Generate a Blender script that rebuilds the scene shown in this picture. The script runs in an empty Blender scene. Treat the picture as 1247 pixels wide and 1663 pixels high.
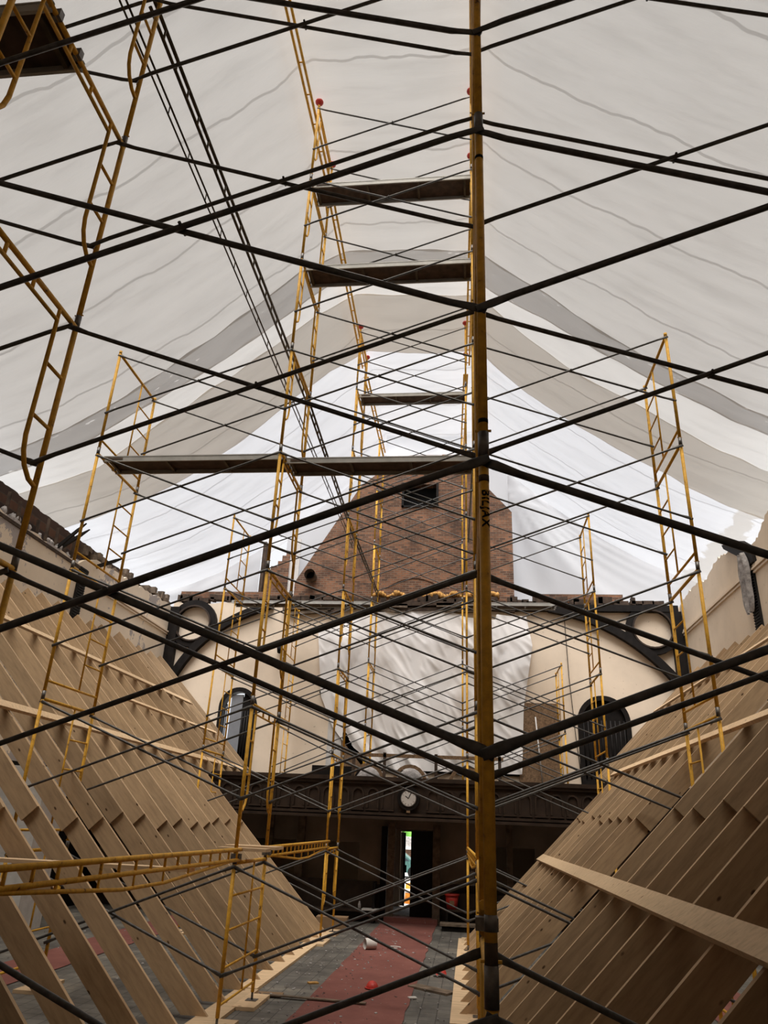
import bpy, bmesh, math, random
from mathutils import Vector, Matrix, noise
random.seed(11)
PI = math.pi
# ------------------------------------------------------------------ camera, world, exposure
W, HT, F = 1247.0, 1663.0, 1172.0
EYE = Vector((0.0, 0.0, 2.3))
def unit(v): return v / v.length
_up = unit(Vector((121.5, -2691.5, F)))
_dp = Vector((139.5, 522.5, F)); _dp = unit(_dp - _up * _dp.dot(_up))
_rt = unit(_dp.cross(_up))
if _rt.x < 0: _rt = -_rt
scn = bpy.context.scene
cam_d = bpy.data.cameras.new('camera'); cam = bpy.data.objects.new('camera', cam_d)
scn.collection.objects.link(cam); scn.camera = cam
cx_ = Vector((_rt.x, _dp.x, _up.x)); cy_ = -Vector((_rt.y, _dp.y, _up.y)); cz_ = -Vector((_rt.z, _dp.z, _up.z))
m = Matrix((cx_, cy_, cz_)).transposed().to_4x4(); m.translation = EYE
cam.matrix_world = m
cam_d.sensor_fit = 'HORIZONTAL'; cam_d.sensor_width = 36.0; cam_d.lens = F / W * 36.0
cam_d.clip_start = 0.05; cam_d.clip_end = 300
wd = bpy.data.worlds.new('world'); scn.world = wd; wd.use_nodes = True
nt = wd.node_tree; nt.nodes.clear()
bgn = nt.nodes.new('ShaderNodeBackground'); won = nt.nodes.new('ShaderNodeOutputWorld')
nt.links.new(bgn.outputs[0], won.inputs[0])
tcw = nt.nodes.new('ShaderNodeTexCoord'); spw = nt.nodes.new('ShaderNodeSeparateXYZ'); rpw = nt.nodes.new('ShaderNodeValToRGB')
nt.links.new(tcw.outputs['Generated'], spw.inputs[0]); nt.links.new(spw.outputs['Z'], rpw.inputs[0]); nt.links.new(rpw.outputs[0], bgn.inputs[0])
rpw.color_ramp.elements[0].position = 0.0; rpw.color_ramp.elements[0].color = (0.90, 0.94, 1.0, 1)
rpw.color_ramp.elements[1].position = 0.7; rpw.color_ramp.elements[1].color = (1.0, 0.99, 0.98, 1)
bgn.inputs[1].default_value = 1.0
sun_d = bpy.data.lights.new('sun', 'SUN'); sun_d.energy = 11.5; sun_d.angle = math.radians(44); sun_d.color = (1.0, 0.955, 0.895)
sun_o = bpy.data.objects.new('sun', sun_d); scn.collection.objects.link(sun_o); sun_o.location = (-2, -10, 40)
sun_o.rotation_euler = Vector((0.04, 0.38, -0.925)).to_track_quat('-Z', 'Y').to_euler()
scn.view_settings.view_transform = 'Standard'; scn.view_settings.look = 'None'
scn.view_settings.exposure = 0.0; scn.view_settings.gamma = 1.0; scn.view_settings.use_curve_mapping = False
scn.cycles.use_denoising = True
scn.cycles.max_bounces = 10; scn.cycles.diffuse_bounces = 6; scn.cycles.transmission_bounces = 6; scn.cycles.glossy_bounces = 3
scn.cycles.transparent_max_bounces = 16
scn.cycles.caustics_reflective = False; scn.cycles.caustics_refractive = False
# ------------------------------------------------------------------ materials
def newmat(name):
    mt = bpy.data.materials.new(name); mt.use_nodes = True
    n = mt.node_tree; b = n.nodes['Principled BSDF']; return mt, n, b
def N(n, t, **kw):
    o = n.nodes.new(t)
    for k, v in kw.items(): setattr(o, k, v)
    return o
def ramp(n, src, stops):
    r = N(n, 'ShaderNodeValToRGB'); e = r.color_ramp.elements
    e[0].position, e[0].color = stops[0][0], (*stops[0][1], 1); e[1].position, e[1].color = stops[-1][0], (*stops[-1][1], 1)
    for p, c in stops[1:-1]:
        x = e.new(p); x.color = (*c, 1)
    n.links.new(src, r.inputs[0]); return r.outputs[0]
def coords(n, scale=(1, 1, 1), rnd=True, rot=(0, 0, 0)):
    tc = N(n, 'ShaderNodeTexCoord'); mp = N(n, 'ShaderNodeMapping')
    mp.inputs['Scale'].default_value = scale; mp.inputs['Rotation'].default_value = rot
    src = tc.outputs['Object']
    if rnd:
        oi = N(n, 'ShaderNodeObjectInfo'); mu = N(n, 'ShaderNodeMath', operation='MULTIPLY'); mu.inputs[1].default_value = 37.0
        n.links.new(oi.outputs['Random'], mu.inputs[0])
        ad = N(n, 'ShaderNodeVectorMath', operation='ADD'); cb = N(n, 'ShaderNodeCombineXYZ')
        for k in range(3): n.links.new(mu.outputs[0], cb.inputs[k])
        n.links.new(src, ad.inputs[0]); n.links.new(cb.outputs[0], ad.inputs[1]); src = ad.outputs[0]
    n.links.new(src, mp.inputs[0]); return mp.outputs[0]
def noi(n, vec, scale, detail=4, rough=0.55):
    t = N(n, 'ShaderNodeTexNoise'); t.inputs['Scale'].default_value = scale; t.inputs['Detail'].default_value = detail
    t.inputs['Roughness'].default_value = rough; n.links.new(vec, t.inputs['Vector']); return t.outputs['Fac']
def mix(n, fac, a, b, mode='MIX'):
    x = N(n, 'ShaderNodeMix', data_type='RGBA', blend_type=mode)
    for i, v in ((0, fac), (6, a), (7, b)):
        if isinstance(v, (int, float)): x.inputs[i].default_value = v
        elif isinstance(v, tuple): x.inputs[i].default_value = (*v, 1)
        else: n.links.new(v, x.inputs[i])
    return x.outputs[2]
def bump(n, b, h, st=0.3, d=0.02):
    x = N(n, 'ShaderNodeBump'); x.inputs['Strength'].default_value = st; x.inputs['Distance'].default_value = d
    n.links.new(h, x.inputs['Height']); n.links.new(x.outputs[0], b.inputs['Normal'])
def simple(name, col, rough=0.6, metal=0.0, var=0.25, scale=6, spec=0.3, b_st=0.0):
    mt, n, b = newmat(name)
    v = coords(n); f = noi(n, v, scale)
    c = ramp(n, f, [(0.3, tuple(x * (1 - var) for x in col)), (0.7, tuple(min(1, x * (1 + var)) for x in col))])
    n.links.new(c, b.inputs['Base Color']); b.inputs['Roughness'].default_value = rough; b.inputs['Metallic'].default_value = metal
    b.inputs['Specular IOR Level'].default_value = spec
    if b_st: bump(n, b, f, b_st)
    return mt
M = {}
# scaffold paint: yellow with rust chips
mt, n, b = newmat('yellow_paint')
v = coords(n); f = noi(n, v, 14, 5, 0.7)
c = ramp(n, f, [(0.30, (0.10, 0.05, 0.02)), (0.37, (0.60, 0.32, 0.04)), (0.62, (0.82, 0.45, 0.05)), (0.8, (0.74, 0.44, 0.09))])
n.links.new(c, b.inputs['Base Color']); b.inputs['Roughness'].default_value = 0.55; b.inputs['Specular IOR Level'].default_value = 0.25
M['yellow'] = mt
M['galv'] = simple('galvanised_steel', (0.085, 0.082, 0.078), 0.42, 0.35, 0.3, 20)
M['truss'] = simple('shaded_brown_metal', (0.10, 0.075, 0.045), 0.5, 0.3, 0.3, 8)  # brown carries the backlit darkness of yellow beams; plank cross bars share it
M['steel'] = simple('worn_steel', (0.16, 0.15, 0.14), 0.45, 0.6, 0.4, 20)
M['alu'] = simple('plank_rail_aluminium', (0.42, 0.41, 0.38), 0.5, 0.35, 0.15, 5)
M['ply'] = simple('plank_plywood', (0.085, 0.055, 0.038), 0.7, 0, 0.35, 7)
M['red'] = simple('red_plastic', (0.50, 0.045, 0.035), 0.4)
M['black'] = simple('black_wood', (0.010, 0.008, 0.007), 0.6, 0, 0.4, 5, spec=0.15)
M['dark'] = simple('dark_stained_wood', (0.036, 0.023, 0.016), 0.5, 0, 0.4, 4)
M['darkwall'] = simple('dark_beige_plaster', (0.25, 0.205, 0.16), 0.8, 0, 0.25, 1.2)  # darker beige plaster tone for the partition wall
M['rot'] = simple('rotten_timber', (0.06, 0.04, 0.028), 0.9, 0, 0.55, 5, b_st=0.6)
M['greywood'] = simple('weathered_timber', (0.14, 0.105, 0.075), 0.9, 0, 0.5, 6, b_st=0.6)
M['white'] = simple('white_paint', (0.62, 0.60, 0.57), 0.7, 0, 0.12, 5)
M['insul'] = simple('insulation', (0.33, 0.31, 0.30), 0.95, 0, 0.4, 9, b_st=1)
M['foam'] = simple('yellow_foam', (0.50, 0.27, 0.08), 0.9, 0, 0.35, 9, b_st=1)
M['letter'] = simple('black_ink', (0.008, 0.008, 0.008), 0.8, spec=0.1)
M['asphalt'] = simple('asphalt', (0.40, 0.40, 0.40), 0.9, 0, 0.2, 3)
M['leaf'] = simple('leaves', (0.10, 0.28, 0.04), 0.8, 0, 0.5, 3)
M['orange'] = simple('orange_plastic', (0.75, 0.25, 0.02), 0.5)
M['carp'] = simple('car_paint', (0.05, 0.12, 0.11), 0.25)
M['glass'] = simple('window_glass', (0.03, 0.04, 0.05), 0.1)
M['grey'] = simple('grey_paint', (0.22, 0.23, 0.25), 0.6, 0, 0.08, 3)
M['wirelath'] = simple('black_lath', (0.012, 0.011, 0.011), 0.7)
# pine
def pine(name, tone):
    mt, n, b = newmat(name)
    v = coords(n, (1.2, 9, 9)); f = noi(n, v, 2.2, 6, 0.65)
    base = ramp(n, f, [(0.25, tuple(x * 0.72 for x in tone)), (0.5, tone), (0.75, tuple(min(1, x * 1.18) for x in tone))])
    oi = N(n, 'ShaderNodeObjectInfo'); tv = ramp(n, oi.outputs['Random'], [(0, (0.80, 0.79, 0.78)), (1, (1.12, 1.1, 1.08))])
    base = mix(n, 1.0, base, tv, 'MULTIPLY')
    v2 = coords(n, (1.5, 3.2, 3.2)); vo = N(n, 'ShaderNodeTexVoronoi'); vo.inputs['Scale'].default_value = 1.9
    n.links.new(v2, vo.inputs['Vector'])
    k = ramp(n, vo.outputs['Distance'], [(0.0, (1, 1, 1)), (0.06, (0.85, 0.85, 0.85)), (0.10, (0, 0, 0))])
    col = mix(n, k, base, (0.07, 0.035, 0.018))
    n.links.new(col, b.inputs['Base Color']); b.inputs['Roughness'].default_value = 0.75; b.inputs['Specular IOR Level'].default_value = 0.15
    return mt
M['pine'] = pine('pine_lumber', (0.47, 0.335, 0.205))
M['pine_pale'] = pine('pale_pine_lumber', (0.70, 0.52, 0.33))
# plaster
def plaster(name, col, dirt):
    mt, n, b = newmat(name)
    v = coords(n, rnd=False); f = noi(n, v, 0.55, 5, 0.6)
    c1 = ramp(n, f, [(0.35, tuple(x * 0.86 for x in col)), (0.6, col)])
    g = noi(n, v, 1.1, 7, 0.72)
    mask = ramp(n, g, [(0.545, (0, 0, 0)), (0.56, (1, 1, 1))])
    mk = mix(n, dirt, (0, 0, 0), mask)
    c2 = mix(n, mk, c1, (0.40, 0.36, 0.34))
    h = noi(n, v, 7, 4, 0.6); sp = ramp(n, h, [(0.30, (0.45, 0.40, 0.34)), (0.335, (1, 1, 1))])
    c3 = mix(n, 0.5, c2, sp, 'MULTIPLY')
    n.links.new(c3, b.inputs['Base Color']); b.inputs['Roughness'].default_value = 0.85; b.inputs['Specular IOR Level'].default_value = 0.15
    bump(n, b, g, 0.15)
    return mt
M['plaster'] = plaster('cream_plaster', (0.82, 0.69, 0.54), 0.0)
M['plaster_peel'] = plaster('peeling_cream_plaster', (0.82, 0.70, 0.55), 1.0)
# brick
mt, n, b = newmat('old_brick')
v = coords(n, rnd=False, rot=(PI / 2, 0, 0)); br = N(n, 'ShaderNodeTexBrick')
br.inputs['Scale'].default_value = 1.0; br.inputs['Brick Width'].default_value = 0.22; br.inputs['Row Height'].default_value = 0.078; br.inputs['Mortar Size'].default_value = 0.011
br.inputs['Color1'].default_value = (0.27, 0.12, 0.062, 1); br.inputs['Color2'].default_value = (0.09, 0.046, 0.03, 1); br.inputs['Mortar'].default_value = (0.19, 0.14, 0.10, 1)
n.links.new(v, br.inputs['Vector'])
f = noi(n, coords(n, rnd=False), 1.3, 6, 0.65); d = ramp(n, f, [(0.3, (0.45, 0.42, 0.40)), (0.6, (1.15, 1.12, 1.08))])
n.links.new(mix(n, 1.0, br.outputs['Color'], d, 'MULTIPLY'), b.inputs['Base Color']); b.inputs['Roughness'].default_value = 0.9
bump(n, b, br.outputs['Fac'], 0.4, 0.01); M['brick'] = mt
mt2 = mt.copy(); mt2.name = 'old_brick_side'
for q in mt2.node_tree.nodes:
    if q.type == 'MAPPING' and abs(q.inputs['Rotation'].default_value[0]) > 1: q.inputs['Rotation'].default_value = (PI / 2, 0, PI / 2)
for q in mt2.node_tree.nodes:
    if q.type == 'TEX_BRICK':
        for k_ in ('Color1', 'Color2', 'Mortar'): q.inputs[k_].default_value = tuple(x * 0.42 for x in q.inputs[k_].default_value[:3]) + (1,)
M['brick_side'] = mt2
# OSB
M['osb'] = simple('chipboard', (0.20, 0.125, 0.07), 0.85, 0, 0.45, 22)
M['card'] = simple('cardboard', (0.25, 0.16, 0.09), 0.85, 0, 0.1, 5)
# floor
mt, n, b = newmat('slate_floor')
v = coords(n, rnd=False); br = N(n, 'ShaderNodeTexBrick'); br.offset = 0.0
br.inputs['Scale'].default_value = 1.0; br.inputs['Brick Width'].default_value = 0.23; br.inputs['Row Height'].default_value = 0.23; br.inputs['Mortar Size'].default_value = 0.006
br.inputs['Color1'].default_value = (0.10, 0.096, 0.088, 1); br.inputs['Color2'].default_value = (0.145, 0.138, 0.125, 1); br.inputs['Mortar'].default_value = (0.035, 0.032, 0.03, 1)
n.links.new(v, br.inputs['Vector'])
f = noi(n, v, 0.9, 7, 0.7); d = ramp(n, f, [(0.38, (0.62, 0.60, 0.58)), (0.56, (1.2, 1.18, 1.12)), (0.68, (1.9, 1.8, 1.6))])
n.links.new(mix(n, 1.0, br.outputs['Color'], d, 'MULTIPLY'), b.inputs['Base Color']); b.inputs['Roughness'].default_value = 0.7; M['floor'] = mt
mt, n, b = newmat('red_carpet')
v = coords(n, rnd=False); f = noi(n, v, 1.2, 8, 0.75); g = noi(n, v, 16, 3, 0.6)
c = ramp(n, f, [(0.3, (0.14, 0.045, 0.036)), (0.6, (0.205, 0.073, 0.058)), (0.8, (0.22, 0.12, 0.095))])
s = ramp(n, g, [(0.70, (0, 0, 0)), (0.73, (1, 1, 1))])
n.links.new(mix(n, s, c, (0.34, 0.29, 0.26)), b.inputs['Base Color']); b.inputs['Roughness'].default_value = 0.95; M['carpet'] = mt
# translucent tarp
def tarp(name, tp, tr, df, seams=True, spots=0.0, stain=False):
    mt = bpy.data.materials.new(name); mt.use_nodes = True; n = mt.node_tree; n.nodes.clear()
    out = N(n, 'ShaderNodeOutputMaterial'); T = N(n, 'ShaderNodeBsdfTranslucent'); D = N(n, 'ShaderNodeBsdfDiffuse'); A = N(n, 'ShaderNodeAddShader')
    n.links.new(T.outputs[0], A.inputs[0]); n.links.new(D.outputs[0], A.inputs[1]); n.links.new(A.outputs[0], out.inputs[0])
    D.inputs[0].default_value = (*df, 1)
    v = coords(n, (0.35, 2.2, 0.35), rnd=False); f = noi(n, v, 1.4, 6, 0.62)
    c = ramp(n, f, [(0.25, tuple(x * 0.84 for x in tr)), (0.5, tr), (0.75, tuple(min(1, x * 1.08) for x in tr))])
    if seams:
        tc = N(n, 'ShaderNodeTexCoord'); sp = N(n, 'ShaderNodeSeparateXYZ'); n.links.new(tc.outputs['Object'], sp.inputs[0])
        v2 = coords(n, (1, 0.0, 1), rnd=False); w = noi(n, v2, 0.75, 3, 0.5)
        mu = N(n, 'ShaderNodeMath', operation='MULTIPLY_ADD'); mu.inputs[1].default_value = 0.55; n.links.new(w, mu.inputs[0]); n.links.new(sp.outputs['Y'], mu.inputs[2])
        su = N(n, 'ShaderNodeMath', operation='ADD'); su.inputs[1].default_value = -7.11 - 0.27 + 1.0445 + 208.9; n.links.new(mu.outputs[0], su.inputs[0])
        mo = N(n, 'ShaderNodeMath', operation='MODULO'); mo.inputs[1].default_value = 2.089; n.links.new(su.outputs[0], mo.inputs[0])
        ab = N(n, 'ShaderNodeMath', operation='SUBTRACT'); ab.inputs[1].default_value = 1.0445; n.links.new(mo.outputs[0], ab.inputs[0])
        aa = N(n, 'ShaderNodeMath', operation='ABSOLUTE'); n.links.new(ab.outputs[0], aa.inputs[0])
        sm = ramp(n, aa.outputs[0], [(0.0, (1, 1, 1)), (0.026, (1, 1, 1)), (0.031, (0, 0, 0))])
        c = mix(n, sm, c, tuple(x * 0.66 for x in tr))
    if spots:
        g = noi(n, coords(n, (2.2, 7, 2.2), rnd=False), 1.1, 3, 0.5); s = ramp(n, g, [(0.685, (0, 0, 0)), (0.69, (spots, spots, spots))])
        c = mix(n, s, c, tuple(2.6 * q for q in tr))
    if stain:
        tc = N(n, 'ShaderNodeTexCoord'); sp = N(n, 'ShaderNodeSeparateXYZ'); n.links.new(tc.outputs['Object'], sp.inputs[0])
        w = noi(n, coords(n, rnd=False), 1.6, 5, 0.65)
        mu = N(n, 'ShaderNodeMath', operation='MULTIPLY_ADD'); mu.inputs[1].default_value = 1.3; n.links.new(w, mu.inputs[0]); n.links.new(sp.outputs['X'], mu.inputs[2])
        ab = N(n, 'ShaderNodeMath', operation='SUBTRACT'); ab.inputs[1].default_value = 8.45; n.links.new(mu.outputs[0], ab.inputs[0])
        aa = N(n, 'ShaderNodeMath', operation='ABSOLUTE'); n.links.new(ab.outputs[0], aa.inputs[0])
        sm = ramp(n, aa.outputs[0], [(0.0, (0.9, 0.9, 0.9)), (0.26, (0.9, 0.9, 0.9)), (0.33, (0, 0, 0))])
        c = mix(n, sm, c, tuple(x * y for x, y in zip(tr, (0.72, 0.67, 0.60))))
    n.links.new(c, T.inputs[0])
    X = N(n, 'ShaderNodeBsdfTransparent'); A2 = N(n, 'ShaderNodeAddShader'); vm = N(n, 'ShaderNodeVectorMath', operation='SCALE'); vm.inputs['Scale'].default_value = tp / tr[1]
    n.links.new(c, vm.inputs[0]); n.links.new(vm.outputs[0], X.inputs[0]); n.links.new(A.outputs[0], A2.inputs[0]); n.links.new(X.outputs[0], A2.inputs[1]); n.links.new(A2.outputs[0], out.inputs[0])
    bp = N(n, 'ShaderNodeBump'); bp.inputs['Strength'].default_value = 0.35; bp.inputs['Distance'].default_value = 0.05
    n.links.new(f, bp.inputs['Height']); n.links.new(bp.outputs[0], T.inputs['Normal']); n.links.new(bp.outputs[0], D.inputs['Normal'])
    return mt
DF = (0.42, 0.41, 0.40)
M['tarp_main'] = tarp('tarp_white', 0.28, (0.048, 0.047, 0.0455), DF)
M['tarp_grey'] = tarp('tarp_double', 0.16, (0.032, 0.031, 0.030), (0.33, 0.32, 0.31), seams=False, spots=0.5)
M['tarp_pale'] = tarp('tarp_pale', 0.37, (0.062, 0.061, 0.0595), DF, seams=False)
M['tarp_beige'] = tarp('tarp_beige', 0.20, (0.042, 0.039, 0.0355), (0.36, 0.345, 0.32))
M['tarp_bright'] = tarp('tarp_bright', 0.50, (0.060, 0.061, 0.064), (0.36, 0.36, 0.36), stain=True)
M['tarp_end'] = tarp('tarp_end', 0.22, (0.040, 0.040, 0.042), (0.38, 0.38, 0.38), seams=False)
M['sheet'] = tarp('window_sheet', 0.0, (0.02, 0.02, 0.02), (0.88, 0.86, 0.84), seams=False)
# ------------------------------------------------------------------ mesh helpers
C = scn.collection
class MB:
    def __init__(s): s.v = []; s.f = []; s.sm = []
    def box(s, x0, x1, y0, y1, z0, z1):
        i = len(s.v); s.v += [(x, y, z) for z in (z0, z1) for y in (y0, y1) for x in (x0, x1)]
        s.f += [tuple(i + k for k in q) for q in ((0, 2, 3, 1), (4, 5, 7, 6), (0, 1, 5, 4), (2, 6, 7, 3), (0, 4, 6, 2), (1, 3, 7, 5))]; s.sm += [False] * 6; return s
    def obox(s, c, ax, ay, az):      # oriented box: centre and half axes
        c, ax, ay, az = map(Vector, (c, ax, ay, az)); i = len(s.v)
        s.v += [tuple(c + ax * a + ay * b_ + az * d) for d in (-1, 1) for b_ in (-1, 1) for a in (-1, 1)]
        s.f += [tuple(i + k for k in q) for q in ((0, 2, 3, 1), (4, 5, 7, 6), (0, 1, 5, 4), (2, 6, 7, 3), (0, 4, 6, 2), (1, 3, 7, 5))]; s.sm += [False] * 6; return s
    def tube(s, pts, r, n=8, cap=True, rs=None, flat=None):
        pts = [Vector(p) for p in pts]; rings = []
        prev = None
        for k, p in enumerate(pts):
            if k == 0: d = pts[1] - p
            elif k == len(pts) - 1: d = p - pts[-2]
            else: d = unit(pts[k + 1] - p) + unit(p - pts[k - 1])
            d = unit(d)
            if prev is None:
                a = Vector((0, 1, 0)) if abs(d.y) < 0.9 else Vector((1, 0, 0))
            else: a = prev
            a = unit(a - d * a.dot(d)); b_ = d.cross(a); prev = a
            rr = rs[k] if rs else r; ra, rb = (flat[k] if flat else (rr, rr))
            i = len(s.v); s.v += [tuple(p + a * (math.cos(2 * PI * j / n) * ra) + b_ * (math.sin(2 * PI * j / n) * rb)) for j in range(n)]
            rings.append(i)
        for u, w in zip(rings, rings[1:]):
            for j in range(n): s.f.append((u + j, u + (j + 1) % n, w + (j + 1) % n, w + j)); s.sm.append(True)
        if cap:
            s.f.append(tuple(rings[0] + j for j in reversed(range(n)))); s.f.append(tuple(rings[-1] + j for j in range(n))); s.sm += [False, False]
        return s
    def prism(s, pts, y0, y1, axis='Y'):          # polygon in XZ extruded along Y (or in YZ along X)
        i = len(s.v); n = len(pts)
        for y in (y0, y1): s.v += [((p[0], y, p[1]) if axis == 'Y' else (y, p[0], p[1])) for p in pts]
        s.f.append(tuple(i + j for j in range(n))); s.f.append(tuple(i + n + j for j in reversed(range(n)))); s.sm += [False] * 2
        for j in range(n): s.f.append((i + j, i + n + j, i + n + (j + 1) % n, i + (j + 1) % n)); s.sm.append(False)
        return s
    def ribbon(s, pts, w, y0, y1):                # band along a polyline in XZ
        L = []; R_ = []
        for k, p in enumerate(pts):
            a = Vector(pts[max(0, k - 1)]); b_ = Vector(pts[min(len(pts) - 1, k + 1)]); d = unit(b_ - a); nn = Vector((-d.y, d.x)) * (w / 2); q = Vector(p)
            L.append(q + nn); R_.append(q - nn)
        for k in range(len(pts) - 1):
            s.prism([tuple(L[k]), tuple(L[k + 1]), tuple(R_[k + 1]), tuple(R_[k])], y0, y1)
        return s
    def grid(s, fn, nu, nv, smooth=True):
        i = len(s.v)
        for a in range(nu + 1):
            for b_ in range(nv + 1): s.v.append(tuple(fn(a / nu, b_ / nv)))
        for a in range(nu):
            for b_ in range(nv):
                q = i + a * (nv + 1) + b_; s.f.append((q, q + 1, q + nv + 2, q + nv + 1)); s.sm.append(smooth)
        return s
    def ball(s, c, r, nu=10, nv=7, jit=0.0, sc=(1, 1, 1)):
        i = len(s.v); c = Vector(c)
        for a in range(nv + 1):
            t = PI * a / nv
            for b_ in range(nu):
                u = 2 * PI * b_ / nu; q = 1 + random.uniform(-jit, jit)
                s.v.append((c.x + r * q * sc[0] * math.sin(t) * math.cos(u), c.y + r * q * sc[1] * math.sin(t) * math.sin(u), c.z + r * q * sc[2] * math.cos(t)))
        for a in range(nv):
            for b_ in range(nu):
                s.f.append((i + a * nu + b_, i + (a + 1) * nu + b_, i + (a + 1) * nu + (b_ + 1) % nu, i + a * nu + (b_ + 1) % nu)); s.sm.append(True)
        return s
    def mesh(s, name, mat):
        me = bpy.data.meshes.new(name); me.from_pydata(s.v, [], s.f); me.polygons.foreach_set('use_smooth', s.sm)
        me.materials.append(M[mat]); me.update()
        bm = bmesh.new(); bm.from_mesh(me); bmesh.ops.recalc_face_normals(bm, faces=bm.faces); bm.to_mesh(me); bm.free(); return me
    def obj(s, name, mat, parent=None, loc=None):
        o = bpy.data.objects.new(name, s.mesh(name, mat)); C.objects.link(o)
        if parent: o.parent = parent
        if loc is not None: o.location = loc
        return o
def tag(o, label=None, cat=None, group=None, kind=None):
    if label: o['label'] = label
    if cat: o['category'] = cat
    if group: o['group'] = group
    if kind: o['kind'] = kind
    return o
def empty(name, loc=(0, 0, 0), rz=0.0):
    o = bpy.data.objects.new(name, None); C.objects.link(o); o.location = loc; o.rotation_euler = (0, 0, rz); o.empty_display_size = 0.1; return o
def inst(name, me, parent, loc=(0, 0, 0), rot=(0, 0, 0), sc=(1, 1, 1)):
    o = bpy.data.objects.new(name, me); C.objects.link(o); o.parent = parent; o.location = loc; o.rotation_euler = rot; o.scale = sc; return o
def struct(o): o['kind'] = 'structure'; return o
def fill_wall(outer, holes, y0, y1, mat, name):
    bm = bmesh.new()
    for loop in [outer] + holes:
        vs = [bm.verts.new((p[0], y0, p[1])) for p in loop]
        for k in range(len(vs)): bm.edges.new((vs[k], vs[(k + 1) % len(vs)]))
    bmesh.ops.triangle_fill(bm, use_beauty=True, edges=bm.edges[:])
    r = bmesh.ops.extrude_face_region(bm, geom=bm.faces[:])
    bmesh.ops.translate(bm, vec=(0, y1 - y0, 0), verts=[e for e in r['geom'] if isinstance(e, bmesh.types.BMVert)])
    bmesh.ops.recalc_face_normals(bm, faces=bm.faces)
    me = bpy.data.meshes.new(name); bm.to_mesh(me); bm.free(); me.materials.append(M[mat])
    o = bpy.data.objects.new(name, me); C.objects.link(o); return o
def arch(x0, x1, z0, z1, n=12, pointed=False):
    r = (x1 - x0) / 2; cx = (x0 + x1) / 2; zs = z1 - r
    return [(x0, z0), (x1, z0)] + [(cx + r * math.cos(PI * k / n), zs + r * math.sin(PI * k / n)) for k in range(n + 1)]
def interp(x, xs, ys):
    if x <= xs[0]: return ys[0]
    for a in range(len(xs) - 1):
        if x <= xs[a + 1]: return ys[a] + (ys[a + 1] - ys[a]) * (x - xs[a]) / (xs[a + 1] - xs[a])
    return ys[-1]
# ------------------------------------------------------------------ setting
XL, XR, YB = -10.6, 7.0, 24.3
struct(MB().box(XL - 1, XR + 1, -4.3, YB + 0.5, -0.3, 0.0).obj('floor', 'floor'))
struct(MB().box(-60, 60, YB + 0.5, 57, -0.9, -0.6).obj('ground', 'asphalt')); struct(MB().box(-60, 60, 57, 110, -2.7, -2.4).obj('ground_far', 'asphalt'))
def jag(x0, x1, base, amp, step=0.09):
    out = []; x = x0; s = 1 if x1 > x0 else -1
    while (x1 - x) * s > 0:
        z = base(x) if callable(base) else base
        out.append((x, z + random.uniform(-amp, amp) * (0.4 + noise.noise((x * 0.9, 3, 7)) ** 2 * 4))); x += s * random.uniform(0.5, 1.5) * step
    z = base(x1) if callable(base) else base
    out.append((x1, z)); return out
# back wall with door opening and arched windows
dx0, dx1 = -2.12, -1.05
top = jag(XR, XL, 9.42, 0.10, 0.16)
outer = [(XL, 0.0), (dx0, 0.0), (dx0, 2.18), (dx1, 2.18), (dx1, 0.0), (XR, 0.0)] + top
hL = arch(-8.40, -7.12, 3.7, 6.42); hR = arch(3.45, 5.05, 3.75, 6.42)
struct(fill_wall(outer, [hL, hR], YB, YB + 0.4, 'plaster', 'wall_back'))
# left wall
yl = [-4.3, 18.0, 20.5, 24.3]
def ztopL(y): return interp(y, [-4, 17.6, 18.4, 24.3], [8.55, 8.55, 8.95, 9.25])
pts = [(-4.3, 3.35), (YB, 3.35)] + jag(YB, -4.3, ztopL, 0.09, 0.2)
struct(MB().prism(pts, XL - 0.12, XL, 'X').obj('wall_left', 'plaster_peel'))
struct(MB().box(XL - 0.5, XL - 0.02, -4.3, YB, 0, 3.35).obj('lower_wall_left', 'black'))  # lower part of the left wall in plain black
pts = [(-4.3, 0), (YB + 0.4, 0)] + jag(YB + 0.4, -4.3, lambda y: 9.36, 0.04, 0.12)
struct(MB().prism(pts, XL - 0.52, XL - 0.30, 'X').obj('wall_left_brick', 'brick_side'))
# right wall
def ztopR(y): return interp(y, [-4, 16.2, 17.2, 18.2, 19.4, 20.4, 21.2, 22.5, 24.3], [9.6, 9.6, 9.15, 9.0, 9.55, 9.65, 9.4, 9.6, 9.45])
pts = [(-4.3, 3.35), (YB, 3.35)] + jag(YB, -4.3, ztopR, 0.12, 0.12)
struct(MB().prism(pts, XR, XR + 0.15, 'X').obj('wall_right', 'plaster'))
struct(MB().box(XR + 0.02, XR + 0.5, -4.3, YB, 0, 3.35).obj('lower_wall_right', 'black'))  # black lower part of the right wall
mb = MB()
for zz, w in ((8.40, 0.05), (8.48, 0.08), (8.56, 0.05)): mb.box(XR - w, XR, -4.3, YB, zz - 0.025, zz + 0.025)
struct(mb.obj('trim_right', 'plaster'))
mb = MB()
for zz, w in ((8.20, 0.04), (8.28, 0.07)): mb.box(XL, XL + w, 18.3, YB, zz - 0.025, zz + 0.025)
struct(mb.obj('trim_left', 'plaster'))
struct(MB().prism([(-14.2, 0), (11.0, 0), (11.0, 9.6), (0.4, 16.3), (-3.2, 16.3), (-14.2, 9.4)], -4.8, -4.5).obj('added_rear_wall', 'plaster'))  # unseen wall added behind the camera to stop leaking light, pale for bounce
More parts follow.
